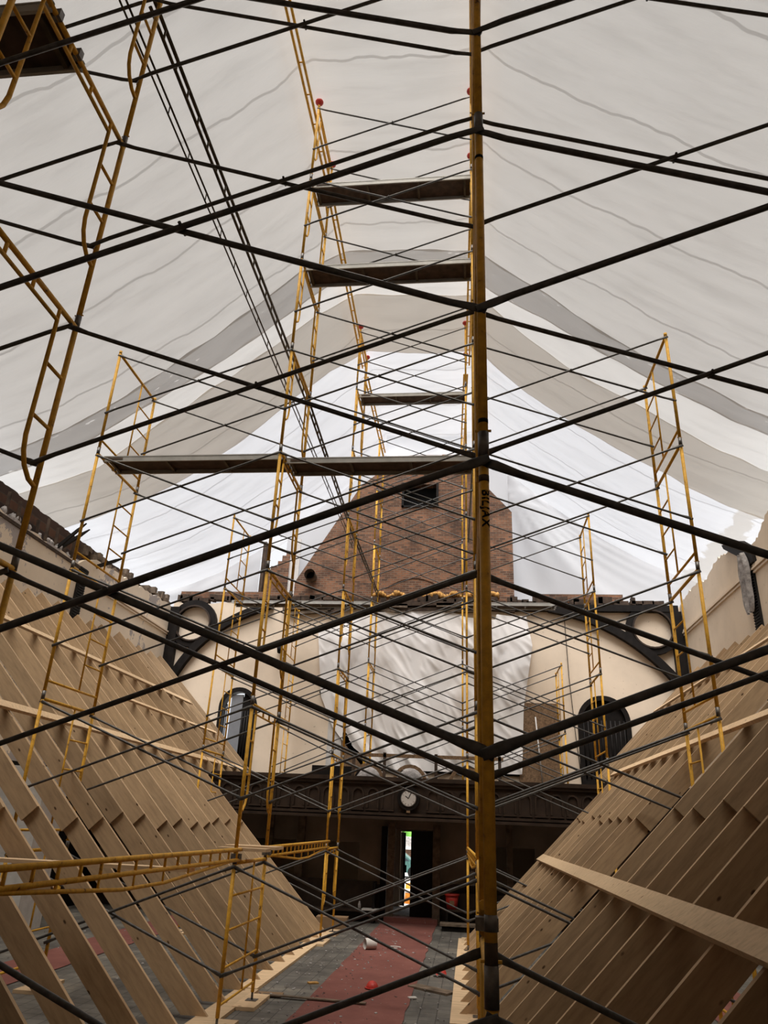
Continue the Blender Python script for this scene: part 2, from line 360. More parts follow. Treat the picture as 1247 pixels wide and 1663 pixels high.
# black lath strips where pilasters were
for nm, x, side in (('lath_strip', XL, 1), ('lath_strip', XR, -1)):
    mb = MB(); x0, x1 = sorted((x, x + side * 0.05)); mb.box(x0, x1, 17.72, 18.12, 4.4, 8.5)
    x0, x1 = sorted((x + side * 0.05, x + side * 0.075))
    for k in range(58): mb.box(x0, x1, 17.74, 18.1, 4.45 + k * 0.07, 4.475 + k * 0.07)
    o = mb.obj(nm, 'wirelath'); tag(o, 'black lath strip on the %s wall where a pilaster was removed' % ('left' if side > 0 else 'right'), 'lath')
# white plaster pier low at left
tag(struct(MB().box(XL, -9.2, 15.9, 16.9, 0, 3.2).obj('pier', 'white')), None)
# ------------------------------------------------------------------ left wall top: studs, insulation, broken rafter ends
k = 0; y = 7.2
while y < 18.0:
    h = random.uniform(8.95, 9.25); mb = MB()
    mb.obox((XL - 0.16, y, (8.5 + h) / 2), (0.04, 0, 0), (0, 0.022, random.uniform(-0.01, 0.01)), (random.uniform(-0.04, 0.02), 0, (h - 8.5) / 2))
    o = mb.obj('wall_stud', 'rot'); tag(o, 'short dark rotten stud standing on top of the left wall', 'stud', 'rotten studs along the top of the left wall'); y += 0.42 + random.uniform(-0.05, 0.08)
mb = MB(); y = 8.0
while y < 19.5:
    mb.ball((XL - 0.14 + random.uniform(-0.05, 0.03), y, 8.55 + random.uniform(0, 0.16)), random.uniform(0.07, 0.17), 7, 5, 0.35, (0.6, 1, 0.9)); y += random.uniform(0.1, 0.5)
tag(mb.obj('loose_insulation', 'insul'), 'grey loose insulation stuffed along the top of the left wall', 'insulation', kind='stuff')
mb = MB().box(XL - 0.3, XL + 0.03, -4.3, 18.2, 8.42, 8.5); tag(mb.obj('wall_plate', 'rot'), 'dark timber wall plate running along the left wall top', 'timber')
for i, (y0, zz, L, dz, lb) in enumerate(((16.6, 8.55, 0.75, 0.75, 'broken dark rafter stub rising over the left wall, nearest of three'), (16.9, 8.75, 0.7, 0.5, 'short splintered rafter stub leaning over left wall, middle of three'), (18.6, 8.75, 0.95, 0.32, 'split dark rafter stub over left wall, farthest of three'))):
    mb = MB(); mb.prism([(0, -0.07), (L * 0.7, dz * 0.7 - 0.05), (L, dz), (L * 0.7, dz * 0.75 + 0.02), (0, 0.05)], -0.03, 0.03)
    o = mb.obj('rafter_stub', 'black', loc=(XL - 0.15, y0, zz)); tag(o, lb, 'rafter stub', 'broken rafter stubs on the left wall')
mb = MB()
for y in [18.2 + q * 0.17 for q in range(36)]:
    z = ztopL(y) + random.uniform(0, 0.3); mb.obox((XL - 0.22 + random.uniform(-0.06, 0.06), y, z), (0.1, 0, 0), (0, 0.09, random.uniform(-0.02, 0.02)), (0, 0, random.uniform(0.05, 0.16)))
tag(mb.obj('brick_rubble', 'greywood'), 'crumbling plaster and rubble along far end of left wall top', 'rubble', kind='stuff')
# right wall broken bits
mb = MB(); mb.prism([(19.4, 9.75), (18.3, 9.45), (17.55, 8.95), (17.5, 8.6), (17.85, 8.6), (18.3, 9.0), (19.3, 9.6)], XR - 0.1, XR + 0.1, 'X')
tag(mb.obj('broken_beam', 'black'), 'charred black broken beam end at the right wall top', 'beam')
def fn(u, v): return (XR - 0.16 + 0.05 * math.sin(v * 14) , 18.05 - 0.35 * (0.4 + 0.6 * math.sin(PI * u)) * (v - 0.5) * 2 + 0.05 * math.sin(u * 9 + v * 3), 9.0 - 1.55 * u)
tag(MB().grid(fn, 14, 10).obj('plastic_scrap', 'insul'), 'torn grey plastic hanging from the right wall top', 'plastic')
mb = MB(); mb.obox((XR - 0.3, 14.2, 10.0), (0.35, 0, 0.05), (0, 0.05, 0), (0, 0, 0.09)); tag(mb.obj('rafter_stub', 'black'), 'dark timber stub poking in high over the right wall', 'rafter stub')
# ------------------------------------------------------------------ back wall details
def circ(cx, cz, r, n=28): return [(cx + r * math.cos(2 * PI * k / n), cz + r * math.sin(2 * PI * k / n)) for k in range(n + 1)]
def bez(p, n=14):
    out = []
    for k in range(n + 1):
        t = k / n; q = [Vector(x) for x in p]
        while len(q) > 1: q = [q[i].lerp(q[i + 1], t) for i in range(len(q) - 1)]
        out.append(tuple(q[0]))
    return out
for side, cx, arc, post, lab in (('L', -9.72, [(-10.25, 6.6), (-9.55, 8.25), (-8.2, 8.95), (-6.9, 9.35)], -10.42, 'black timber wall bracket with circle in left back corner'),
                                 ('R', 6.02, [(6.85, 6.6), (5.9, 8.0), (4.6, 8.95), (2.7, 9.3)], 6.80, 'black timber wall bracket with circle in right back corner')):
    e = empty('timber_bracket', (0, YB - 0.02, 0)); tag(e, lab, 'timber bracket')
    MB().ribbon(bez(arc), 0.26, -0.20, 0.02).obj('curved_brace', 'black', e)
    mb = MB().ribbon(circ(cx, 8.62, 0.74), 0.22, -0.16, 0.02); mb.obj('ring', 'black', e)
    mb = MB().ribbon(circ(cx, 8.62, 0.63), 0.05, -0.21, -0.15); mb.obj('ring_moulding', 'dark', e)
    MB().box(post - 0.17, post + 0.17, -0.22, 0.02, 5.9, 9.2).obj('post', 'black', e)
tag(MB().box(-0.3, 6.9, YB - 0.2, YB, 9.2, 9.42).obj('tie_beam', 'black'), 'black horizontal beam on top right half of back wall', 'beam')
mb = MB(); x = -10.4
while x < 6.6:
    w = random.uniform(0.12, 0.5)
    mb.obox((x, YB + 0.12, 9.55 + random.uniform(-0.06, 0.10)), (w / 2, 0, random.uniform(-0.02, 0.02)), (0, 0.14, 0), (0, 0, random.uniform(0.05, 0.14))); x += w * 0.85
tag(mb.obj('rubble_course', 'rot'), 'broken dark masonry and timber scraps along back wall top', 'rubble', kind='stuff')
mb = MB(); mb.box(-10.4, -6.3, YB + 0.02, YB + 0.3, 9.55, 9.85).box(2.2, 5.2, YB + 0.02, YB + 0.3, 9.55, 9.85)
struct(mb.obj('wall_back_brick_course', 'brick'))
e = [(-5.6, 9.25, 0.9, 0.05), (-4.2, 9.42, 1.0, 0.12), (-3.0, 9.35, 0.9, -0.04), (-1.6, 9.4, 1.1, 0.02), (-0.2, 9.36, 0.9, 0.0), (0.9, 9.4, 0.7, -0.03)]
for i, (x, z, L, s) in enumerate(e):
    mb = MB(); mb.obox((x, YB - 0.12, z), (L / 1.0, 0, s), (0, 0.11, 0), (0, 0, 0.07)).obox((x + 0.1, YB - 0.1, z - 0.17), (L * 0.8, 0, s * 1.4), (0, 0.08, 0), (0, 0, 0.05))
    o = mb.obj('broken_timber', 'greywood' if i % 2 == 0 else 'rot'); tag(o, ['grey split timber lying on the wall top left of the brick gable', 'dark slanting timber on the wall top below the pipe', 'splintered timber on the wall top below brick gable left end', 'dark flat timber on the wall top above the white sheet', 'dark timber on the wall top just left of front post', 'dark timber on the wall top just right of front post'][i], 'timber')
mb = MB()
for q in range(46):
    mb.ball((-3.3 + q * 0.095, YB + 0.05, 9.78 + 0.06 * math.sin(q * 0.9)), random.uniform(0.06, 0.12), 6, 5, 0.3)
tag(mb.obj('foam_scraps', 'foam'), 'orange yellow foam scraps along the foot of the brick gable', 'foam', kind='stuff')
# brick gable
gp = [(-6.22, 9.5), (-6.22, 10.25), (-4.02, 14.05), (-3.2, 14.75), (-2.2, 15.35), (-0.5, 15.35), (1.57, 12.95), (1.57, 9.5)]
struct(fill_wall(gp, [[(-2.42, 13.2), (-1.12, 13.2), (-1.12, 14.1), (-2.42, 14.1)]], YB + 0.05, YB + 0.45, 'brick', 'wall_gable'))
e = empty('gable_hatch', (-1.77, YB + 0.1, 13.65)); tag(e, 'black square hatch opening high in the brick gable', 'hatch')
MB().box(-0.66, 0.66, 0.30, 0.34, -0.46, 0.46).obj('panel', 'letter', e)
mb = MB().box(-0.68, -0.6, -0.1, 0.2, -0.5, 0.5).box(0.6, 0.68, -0.1, 0.2, -0.5, 0.5).box(-0.68, 0.68, -0.1, 0.2, -0.5, -0.43); mb.obj('frame', 'black', e)
e = empty('stove_pipe', (-5.62, YB - 0.05, 10.42)); tag(e, 'round clay flue pipe poking out of brick gable lower left', 'pipe')
mb = MB(); mb.tube([(0, 0.2, 0), (0, -0.25, 0)], 0.2, 16, False).tube([(0, -0.25, 0), (0, 0.2, 0)], 0.165, 16, False).obj('pipe_wall', 'greywood', e)
MB().tube([(0, 0.0, 0), (0, 0.05, 0)], 0.165, 16).obj('dark_bore', 'letter', e)
mb = MB(); arcp = [(-2.9 + 2.0 * t / 16, 10.35 + 0.35 * math.sin(PI * t / 16)) for t in range(17)]
for a, b_ in zip(arcp, arcp[1:]): mb.prism([a, b_, (b_[0], b_[1] - 0.3), (a[0], a[1] - 0.3)], YB + 0.02, YB + 0.06)
tag(mb.obj('brick_relieving_arch', 'brick'), 'shallow arch of upright bricks low in the brick gable', 'brick arch')
# left brick fragment, white post, roof posts
fp = [(-7.5, 9.5), (-6.62, 9.5), (-6.62, 11.6), (-6.75, 11.55), (-6.75, 11.42), (-6.9, 11.42), (-6.9, 11.2), (-7.05, 11.2), (-7.05, 11.0), (-7.3, 11.0), (-7.3, 10.85), (-7.5, 10.85)]
tag(MB().prism(fp, YB + 0.5, YB + 0.7).obj('brick_stub', 'brick'), 'stepped remnant of brick wall left of the gable', 'brick wall')
tag(MB().box(-7.62, -7.5, YB + 0.3, YB + 0.6, 9.5, 11.9).obj('timber_post', 'rot'), 'brown upright timber at the left of brick remnant', 'post')
tag(MB().box(-6.62, -6.25, YB + 0.55, YB + 0.6, 9.5, 12.1).obj('white_board', 'white'), 'narrow white board between brick remnant and gable', 'board')
# windows
def window(name, x0, x1, z0, z1, lab):
    e = empty(name, ((x0 + x1) / 2, YB, z0)); w = (x1 - x0) / 2; h = z1 - z0
    e['kind'] = 'structure'
    outer = arch(-w - 0.02, w + 0.02, -0.02, h + 0.02, 20); inner = arch(-w + 0.13, w - 0.13, 0.1, h - 0.13, 20)
    mb = MB()
    for k in range(len(outer)):
        k2 = (k + 1) % len(outer); mb.prism([outer[k], outer[k2], inner[k2], inner[k]], -0.05, 0.3)
    mb.obj('window_frame', 'black', e); return e, w, h
def shutter(e, x0, x1, h, r, side):
    mb = MB(); n = 10
    pts = [(x0, 0.1), (x1, 0.1)] + [((x0 + x1) / 2 + (x1 - x0) / 2 * math.cos(PI * k / n), h - (x1 - x0) / 2 * 1.25 - 0.15 + (x1 - x0) / 2 * 1.25 * math.sin(PI * k / n)) for k in range(n + 1)]
    mb.prism(pts, 0.06, 0.12)
    nn = 5
    for k in range(nn): 
        xx = x0 + (x1 - x0) * (k + 0.5) / nn; mb.tube([(xx, 0.05, 0.2), (xx, 0.05, h - 0.75)], 0.03, 6)
    mb.obj('shutter', 'black', e)
e, w, h = window('window_1', -8.40, -7.12, 3.7, 6.42, '')
shutter(e, 0.12, w - 0.06, h, 0.3, 1)
MB().box(-0.26, 0.14, 0.02, 0.10, 0.1, h - 0.22).obj('grey_shutter_back', 'grey', e); MB().box(0.12, w, 0.2, 0.25, 0.0, h).obj('backing_board', 'black', e)
mb = MB().box(-w, w, 0.30, 0.33, 0.9, 0.94).box(-0.5, -0.47, 0.30, 0.33, 0.1, h - 0.5); mb.obj('glazing_bar', 'black', e)
e, w, h = window('window_2', 3.45, 5.05, 3.75, 6.42, '')
shutter(e, -w + 0.1, 0.0, h, 0.3, 1); shutter(e, 0.0, w - 0.1, h, 0.3, 1)
MB().prism(arch(-w, w, 0, h, 16), 0.2, 0.24).obj('backing_board', 'black', e)
# central big window frame + covering sheet
e = empty('window_3', (0, YB, 0)); e['kind'] = 'structure'
MB().prism([(-4.12, 3.9), (1.75, 3.9), (1.75, 6.4), (0.6, 7.6), (-1.5, 8.4), (-3.4, 7.6), (-4.3, 6.9), (-5.0, 6.35), (-4.75, 5.85), (-4.12, 5.6)], -0.06, -0.01).obj('window_panel', 'black', e)
def sheetfn(u, v):
    zt = interp(u, [0, 0.05, 0.2, 0.35, 0.62, 0.72, 0.85, 0.86, 1], [8.5, 8.75, 9.0, 9.15, 9.2, 8.95, 8.85, 9.05, 9.0])
    zb = 3.95
    z = zt + (zb - zt) * v
    xl = interp(z, [3.9, 4.4, 5.2, 6.2, 8.5, 9.2], [-3.3, -3.75, -4.45, -4.92, -5.2, -5.1]); xr = interp(z, [3.9, 6, 8, 9.2], [1.62, 1.75, 2.1, 1.9])
    x = xl + (xr - xl) * u
    fold = 0.045 * math.sin(u * 46 + 5 * v + 2 * noise.noise((u * 5, v * 2, 4))) * (0.35 + 0.65 * v) + 0.06 * noise.noise((x * 1.3, z * 0.8, 2)) + 0.04 * (0.5 - abs(noise.noise((x * 3.2 + z * 2.0, z * 1.1, 5)))) * 1.6 - 0.04 + 0.10 * math.exp(-((u - 0.86 + v * 0.12) / 0.05) ** 2)
    return (x, YB - 0.14 - max(-0.04, fold), z)
tag(MB().grid(sheetfn, 170, 90).obj('dust_sheet', 'sheet'), 'large creased white sheet hung over the central window', 'sheet')
tag(MB().box(1.55, 2.85, YB - 0.07, YB - 0.02, 3.7, 6.15).obj('chipboard_panel', 'osb'), 'brown chipboard panel leaning right of the white sheet', 'board')
tag(MB().tube([(2.25, YB - 0.18, 3.5), (2.1, YB - 0.15, 5.7)], 0.022, 6).obj('white_pole', 'white'), 'thin white pole leaning on the chipboard panel', 'pole')
tag(MB().box(-4.62, -4.15, YB - 0.04, YB - 0.01, 3.95, 5.9).obj('white_board', 'white'), 'white strip of bare board at lower left of hung sheet', 'board')
tag(MB().prism([(-4.15, 3.6), (-2.9, 3.6), (-3.3, 4.3), (-4.1, 5.2)], YB - 0.1, YB - 0.05).obj('chipboard_panel', 'osb'), 'brown board behind lower left corner of the hung sheet', 'board')
# hanging wire
mb = MB().tube([(3.2, YB - 0.05, 9.2), (3.24, YB - 0.06, 7), (3.35, YB - 0.06, 5), (3.45, YB - 0.05, 3.8)], 0.012, 5)
tag(mb.obj('cable', 'letter'), 'thin dark cable hanging down the right side of back wall', 'cable')
e = empty('wall_lamp', (-6.45, YB - 0.1, 7.75)); tag(e, 'small black spotlight fixed on back wall above the left window', 'lamp')
MB().tube([(0, 0.1, 0), (0, -0.02, 0)], 0.04, 8).obj('mount', 'letter', e); MB().tube([(-0.05, -0.04, 0.1), (0.0, -0.1, -0.12)], 0.09, 10).obj('lamp_head', 'letter', e)
# dark panelling at balcony rear
struct(MB().box(XL, XR, YB - 0.12, YB - 0.001, 3.1, 3.72).obj('wainscot_back', 'black'))
struct(MB().box(-5.0, -2.9, YB - 0.3, YB - 0.12, 3.1, 4.0).obj('wainscot_back_step', 'black'))
# balcony
struct(MB().box(XL, XR, 20.05, YB, 2.55, 3.1).obj('balcony_slab', 'black'))
e = empty('balcony_front', (0, 20.0, 2.5)); tag(e, 'dark carved balcony front with a row of small arches', 'balcony'); e['kind'] = 'structure'
mb = MB().box(XL, XR, 0, 0.06, 0.0, 0.95); mb.obj('panel', 'dark', e)
MB().box(XL, XR, -0.12, 0.14, 0.88, 0.98).box(XL, XR, -0.07, 0.0, 0.80, 0.88).obj('top_rail', 'dark', e)
MB().box(XL, XR, -0.10, 0.02, 0.06, 0.12).box(XL, XR, -0.14, 0.05, -0.04, 0.03).obj('bottom_moulding', 'dark', e)
mb = MB(); x = XL + 0.3
while x < XR - 0.3:
    if abs(x + 1.56) > 0.33:
        mb.ribbon([(x - 0.14, 0.22)] + [(x - 0.14 * math.cos(PI * k / 8), 0.56 + 0.14 * math.sin(PI * k / 8)) for k in range(9)] + [(x + 0.14, 0.22)], 0.045, -0.05, 0.0)
        mb.box(x - 0.17, x + 0.17, -0.06, 0.0, 0.16, 0.2)
    x += 0.39
mb.obj('arcade', 'dark', e)
# clock
e = empty('wall_clock', (-1.56, 19.94, 2.98)); tag(e, 'round white wall clock in dark case on the balcony front', 'clock')
MB().tube([(0, 0.03, 0), (0, -0.07, 0)], 0.29, 28).box(-0.06, 0.06, -0.05, 0.02, -0.36, -0.26).obj('clock_case', 'black', e)
MB().tube([(0, -0.07, 0), (0, -0.09, 0)], 0.205, 28).obj('bezel', 'steel', e)
MB().tube([(0, -0.09, 0), (0, -0.095, 0)], 0.185, 28).obj('clock_face', 'white', e)
mb = MB()
for k in range(12):
    a = k * PI / 6; mb.obox((0.155 * math.sin(a), -0.097, 0.155 * math.cos(a)), (0.006, 0, 0), (0, 0.002, 0), (0.018 * math.sin(a), 0, 0.018 * math.cos(a)))
mb.obj('hour_marks', 'letter', e)
for nm, a, L in (('hour_hand', -PI * 0.31, 0.10), ('minute_hand', PI * 0.14, 0.15)):
    MB().obox((L / 2 * math.sin(a), -0.1, L / 2 * math.cos(a)), (0.008 * math.cos(a), 0, -0.008 * math.sin(a)), (0, 0.002, 0), (L / 2 * math.sin(a), 0, L / 2 * math.cos(a))).obj(nm, 'letter', e)
MB().box(-0.045, 0.045, -0.07, -0.05, -0.34, -0.29).obj('brass_plate', 'card', e)
# balustrade & junk on balcony
e = empty('wooden_railing', (0, 20.6, 3.1)); tag(e, 'brown wooden railing with round arches on the balcony', 'railing')
MB().box(-3.2, 0.9, 0, 0.05, 0.93, 1.02).obj('hand_rail', 'osb', e)
for x in (-3.15, -2.3, -0.9, 0.8):
    MB().box(x - 0.04, x + 0.04, 0, 0.06, 0, 1.05).obj('post', 'rot', e)
for x in (-2.75, -1.6, -0.1):
    MB().ribbon([(x - 0.42, 0.1)] + [(x - 0.42 * math.cos(PI * k / 10), 0.3 + 0.42 * math.sin(PI * k / 10)) for k in range(11)] + [(x + 0.42, 0.1)], 0.09, 0.01, 0.05).obj('arch_panel', 'osb', e)
for x, s, l in ((-2.7, 0.4, 'grey covered bundle on the balcony, left of the pair'), (-1.55, 0.42, 'grey covered bundle on the balcony above the clock')):
    mb = MB().ball((x, 21.1, 3.4), s, 12, 8, 0.05, (1.1, 0.8, 1.0)); tag(mb.obj('covered_bundle', 'insul'), l, 'bundle')
# under the balcony
po = [(XL, 0), (-2.28, 0), (-2.28, 2.25), (-0.82, 2.25), (-0.82, 0), (XR, 0), (XR, 2.55), (XL, 2.55)]
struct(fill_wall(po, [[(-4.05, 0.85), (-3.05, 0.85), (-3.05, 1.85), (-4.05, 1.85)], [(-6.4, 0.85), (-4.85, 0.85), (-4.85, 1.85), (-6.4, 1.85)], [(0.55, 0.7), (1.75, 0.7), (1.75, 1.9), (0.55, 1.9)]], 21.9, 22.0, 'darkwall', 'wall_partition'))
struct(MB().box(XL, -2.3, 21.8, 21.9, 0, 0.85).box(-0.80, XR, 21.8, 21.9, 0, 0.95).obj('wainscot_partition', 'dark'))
for x, w, z, lab in ((-2.13, 0.10, 2.4, 'brown timber post left of the open doorway'), (-0.90, 0.10, 2.4, 'brown timber post right of the open doorway'), (-4.66, 0.10, 2.5, 'pale timber prop between the dark openings under the balcony'), (-5.55, 0.09, 2.5, 'timber prop standing left under the balcony behind bracing'), (1.05, 0.08, 2.5, 'timber prop under balcony right of the front post')):
    tag(MB().box(x - w, x + w, 21.55, 21.7, 0, z).obj('timber_post', 'greywood'), lab, 'post')
tag(MB().box(-2.42, -2.25, 21.7, 21.8, 0.0, 2.3).obj('door_jamb', 'black'), 'black door jamb left of the doorway', 'jamb')
e = empty('door_leaf', (-1.62, 21.95, 0.02)); tag(e, 'black door leaf standing closed on right of doorway', 'door'); e['kind'] = 'structure'
MB().box(0.0, 0.78, 0, 0.05, 0, 2.2).obj('panel', 'black', e)
MB().tube([(0.06, -0.05, 1.0), (0.06, -0.05, 1.15)], 0.012, 6).obj('door_handle', 'steel', e)
tag(MB().box(-2.25, -0.85, 21.35, 21.8, 0, 0.13).obj('door_step', 'carpet'), 'red carpeted step at the open doorway', 'step')
struct(MB().box(-3.2, 0.2, 22.0, YB, -0.01, 0.14).obj('vestibule_floor', 'insul'))
e = empty('outer_door', (-2.10, YB + 0.02, 0.15)); tag(e, 'white outer door edge with handle standing open', 'door'); e['kind'] = 'structure'
MB().box(0.0, 0.1, 0.0, 0.25, 0, 2.0).obj('panel', 'white', e)
MB().box(0.09, 0.14, -0.03, 0.03, 0.0, 2.0).obj('door_edge', 'letter', e); MB().tube([(0.16, -0.05, 0.9), (0.16, -0.05, 1.1)], 0.03, 6).obj('door_handle', 'letter', e)
# pews / counters under balcony
for x0, x1, lab in ((-5.9, -2.5, 'low dark wooden counter under the balcony left of the doorway'), (-0.6, 0.9, 'dark wooden bench right of the doorway with bucket on it')):
    e = empty('bench', ((x0 + x1) / 2, 21.3, 0)); tag(e, lab, 'bench'); w = (x1 - x0) / 2
    hh = 0.42 if x0 > -1 else 0.95
    MB().box(-w, w, -0.25, 0.1, hh - 0.05 if x0 > -1 else 0.25, hh if x0 > -1 else 0.3).obj('seat', 'dark', e)
    MB().box(-w, w, 0.1, 0.16, 0, hh + 0.35 if x0 > -1 else hh).obj('backrest', 'dark', e)
    for s in (-1, 1): MB().box(s * w - 0.03, s * w + 0.03, -0.27, 0.16, 0, hh).obj('end_panel', 'black', e)
e = empty('bucket', (-0.47, 21.2, 0.42)); tag(e, 'red plastic bucket standing on the bench by the doorway', 'bucket')
MB().tube([(0, 0, 0), (0, 0, 0.34)], 0.15, 16, rs=[0.13, 0.18]).obj('bucket_body', 'red', e); MB().tube([(0, 0, 0.30), (0, 0, 0.35)], 0.195, 16).obj('rim', 'red', e)
MB().box(-0.06, 0.06, -0.17, -0.155, 0.1, 0.2).obj('sticker', 'card', e)
for x0, w, lab in ((-1.0, 0.5, 'grey flat board lying before the bench right of doorway'),):
    tag(MB().box(-0.75, 0.8, 20.3, 20.75, 0.12, 0.17).obj('plank', 'greywood'), lab, 'plank')
    tag(MB().box(-0.7, 0.75, 20.35, 20.7, 0.0, 0.12).obj('pallet_base', 'black'), 'dark base under the grey board right of doorway', 'base')
tag(MB().tube([(-2.85, 21.0, 0.3), (-2.85, 21.0, 0.42), (-2.85, 21.0, 0.5)], 0.04, 8, rs=[0.04, 0.04, 0.015]).obj('bottle', 'insul'), 'small clear bottle on the counter left of the doorway', 'bottle')
tag(MB().box(-2.78, -2.35, 20.9, 21.2, 0.3, 0.335).obj('white_cloth', 'white'), 'crumpled white cloth on counter left of the doorway', 'cloth')
tag(MB().box(-0.05, 0.12, 21.6, 21.78, 0.95, 1.3).obj('stack_of_papers', 'insul'), 'small stack of papers on the ledge right of doorway', 'papers')
# ------------------------------------------------------------------ outside the door
e = empty('parked_car', (-4.9, 51, -0.6), 0.0); tag(e, 'dark green parked car seen outside through the doorway', 'car')
mb = MB().prism([(-2.1, 0.3), (2.1, 0.3), (2.15, 0.75), (1.3, 0.95), (0.7, 1.4), (-0.9, 1.42), (-1.6, 0.95), (-2.15, 0.8)], -0.85, 0.85); mb.obj('car_body', 'carp', e)
MB().prism([(-1.35, 0.97), (1.1, 0.97), (0.62, 1.34), (-0.82, 1.36)], -0.87, 0.87).obj('side_window', 'glass', e)
for x in (-1.35, 1.35): MB().tube([(x, -0.88, 0.33), (x, 0.88, 0.33)], 0.33, 16).obj('wheel', 'letter', e)
e = empty('brick_house', (-5.2, 65, -2.4)); tag(e, 'low brick house across the road outside the doorway', 'house')
MB().box(-6, 6, 0, 4, 0, 3.1).obj('wall', 'brick', e); MB().prism([(-6.4, 3.2), (6.4, 3.2), (5.2, 3.95), (-5.2, 3.95)], -0.3, 4.3).obj('roof', 'insul', e); MB().box(-6.4, 6.4, -0.4, -0.3, 3.05, 3.25).obj('gutter', 'white', e)
e = empty('tree', (-5.8, 74, -2.4)); tag(e, 'green leafy tree outside across the road', 'tree')
MB().tube([(0, 0, 0), (0, 0, 3.6)], 0.15, 8).obj('trunk', 'rot', e)
mb = MB()
for q in range(22): mb.ball((random.uniform(-1.8, 1.8), random.uniform(-1, 1), random.uniform(3.2, 6)), random.uniform(0.5, 0.9), 9, 6, 0.3)
mb.obj('foliage', 'leaf', e)
e = empty('traffic_barrel', (-2.45, 34, -0.6)); tag(e, 'orange barrel standing outside the doorway', 'barrel')
MB().tube([(0, 0, 0), (0, 0, 0.75)], 0.28, 14, rs=[0.3, 0.24]).obj('barrel_body', 'orange', e); MB().tube([(0, 0, 0.4), (0, 0, 0.55)], 0.29, 14).obj('reflective_band', 'white', e)
# ------------------------------------------------------------------ carpets and floor junk
def strip(x0, x1, y0, y1, mat, lab, z=0.012):
    n = 60
    def f(u, v):
        y = y0 + (y1 - y0) * u; w = 0.035 * noise.noise((y * 2.3, v * 9 + x0, 1)) if v in (0, 1) else 0
        return (x0 + (x1 - x0) * v + w, y, z)
    o = MB().grid(f, n, 4).obj('carpet_runner', mat); tag(o, lab, 'carpet'); return o
strip(-2.3, -0.88, -4, 21.35, 'carpet', 'worn red carpet runner down the centre aisle')
strip(-7.55, -6.55, -4, 21.5, 'carpet', 'red carpet strip under the leaning boards at left')
strip(3.4, 4.4, -4, 21.5, 'carpet', 'red carpet strip under the leaning boards at right')
e = empty('paint_pot', (-2.02, 16.75, 0.012), 0.5); tag(e, 'white plastic pot lying on its side on the red runner', 'pot')
MB().tube([(-0.11, 0, 0.10), (0.11, 0, 0.10)], 0.10, 14, False).tube([(0.11, 0, 0.1), (0.12, 0, 0.1)], 0.1, 14).obj('pot_body', 'white', e)
mb = MB().tube([(0.2 + 0.14 * math.cos(a), 0.12 * math.sin(a), 0.03) for a in [0.3 + k * 0.5 for k in range(11)]], 0.012, 6)
o = mb.obj('white_strap', 'white', loc=(-1.75, 17.0, 0.012)); tag(o, 'curled white strap beside the tipped white pot', 'strap')
e = empty('hard_hat', (-1.5, 12.95, 0.012), 0.4); tag(e, 'orange red hard hat lying on the red runner', 'hard hat')
mb = MB(); mb.grid(lambda u, v: (0.09 * math.cos(2 * PI * u) * math.cos(v * PI / 2), 0.11 * math.sin(2 * PI * u) * math.cos(v * PI / 2), 0.02 + 0.09 * math.sin(v * PI / 2)), 18, 7).obj('shell', 'red', e)
MB().tube([(0, 0, 0.012), (0, 0, 0.022)], 0.115, 18).obj('brim', 'red', e)
def fr(u, v): return (0.22 * (u - 0.5), 0.16 * (v - 0.5), 0.05 + 0.05 * noise.noise((u * 5, v * 5, 0)) + 0.09 * math.sin(PI * u) * math.sin(PI * v))
o = MB().grid(fr, 12, 12).obj('red_rag', 'red', loc=(-0.52, 14.4, 0.0)); tag(o, 'crumpled red rag on grey tiles right of the runner', 'rag')
for i, (x, y, w, d, h, m_, lab) in enumerate(((-3.3, 19.6, 0.75, 0.4, 0.26, 'card', 'brown cardboard box at foot of the balcony left of aisle'), (-2.45, 13.1, 0.16, 0.10, 0.02, 'foam', 'small yellow foam scrap on the tiles left of runner'), (-0.6, 13.2, 0.75, 0.25, 0.03, 'greywood', 'grey flat board lying on tiles right of the runner'), (-2.95, 12.1, 0.5, 0.3, 0.01, 'card', 'square patch of brown card on tiles, left of runner'), (-0.85, 12.5, 0.12, 0.09, 0.015, 'white', 'small white scrap at the right edge of the runner'))):
    o = MB().box(-w / 2, w / 2, -d / 2, d / 2, 0, h).obj(['cardboard_box', 'foam_scrap', 'loose_board', 'card_patch', 'paper_scrap'][i], m_, loc=(x, y, 0.013 if i in (4,) else 0.001)); o.rotation_euler.z = [0.05, 0.5, -0.6, 0.1, 0.4][i]; tag(o, lab, ['box', 'scrap', 'board', 'card', 'scrap'][i])
o = MB().obox((0, 0, 0.02), (0.75, 0, 0), (0, 0.04, 0), (0, 0, 0.008)).obj('lath_stick', 'greywood', loc=(-2.2, 11.9, 0.012)); o.rotation_euler.z = -0.06; tag(o, 'thin grey lath lying across left edge of the runner', 'lath')
mb = MB()
for q in range(650):
    x = random.choice((random.gauss(-2.55, 0.35), random.uniform(-9, 5.5), random.uniform(-2.3, -0.2))); y = random.uniform(7, 20); s = random.uniform(0.005, 0.022); a = random.uniform(0, PI)
    mb.obox((x, y, 0.018), (s * math.cos(a), s * math.sin(a), 0), (-s * 0.5 * math.sin(a), s * 0.5 * math.cos(a), 0.003), (0, 0, 0.004))
tag(mb.obj('plaster_debris', 'insul'), 'small plaster crumbs and chips strewn over the floor', 'debris', kind='stuff')
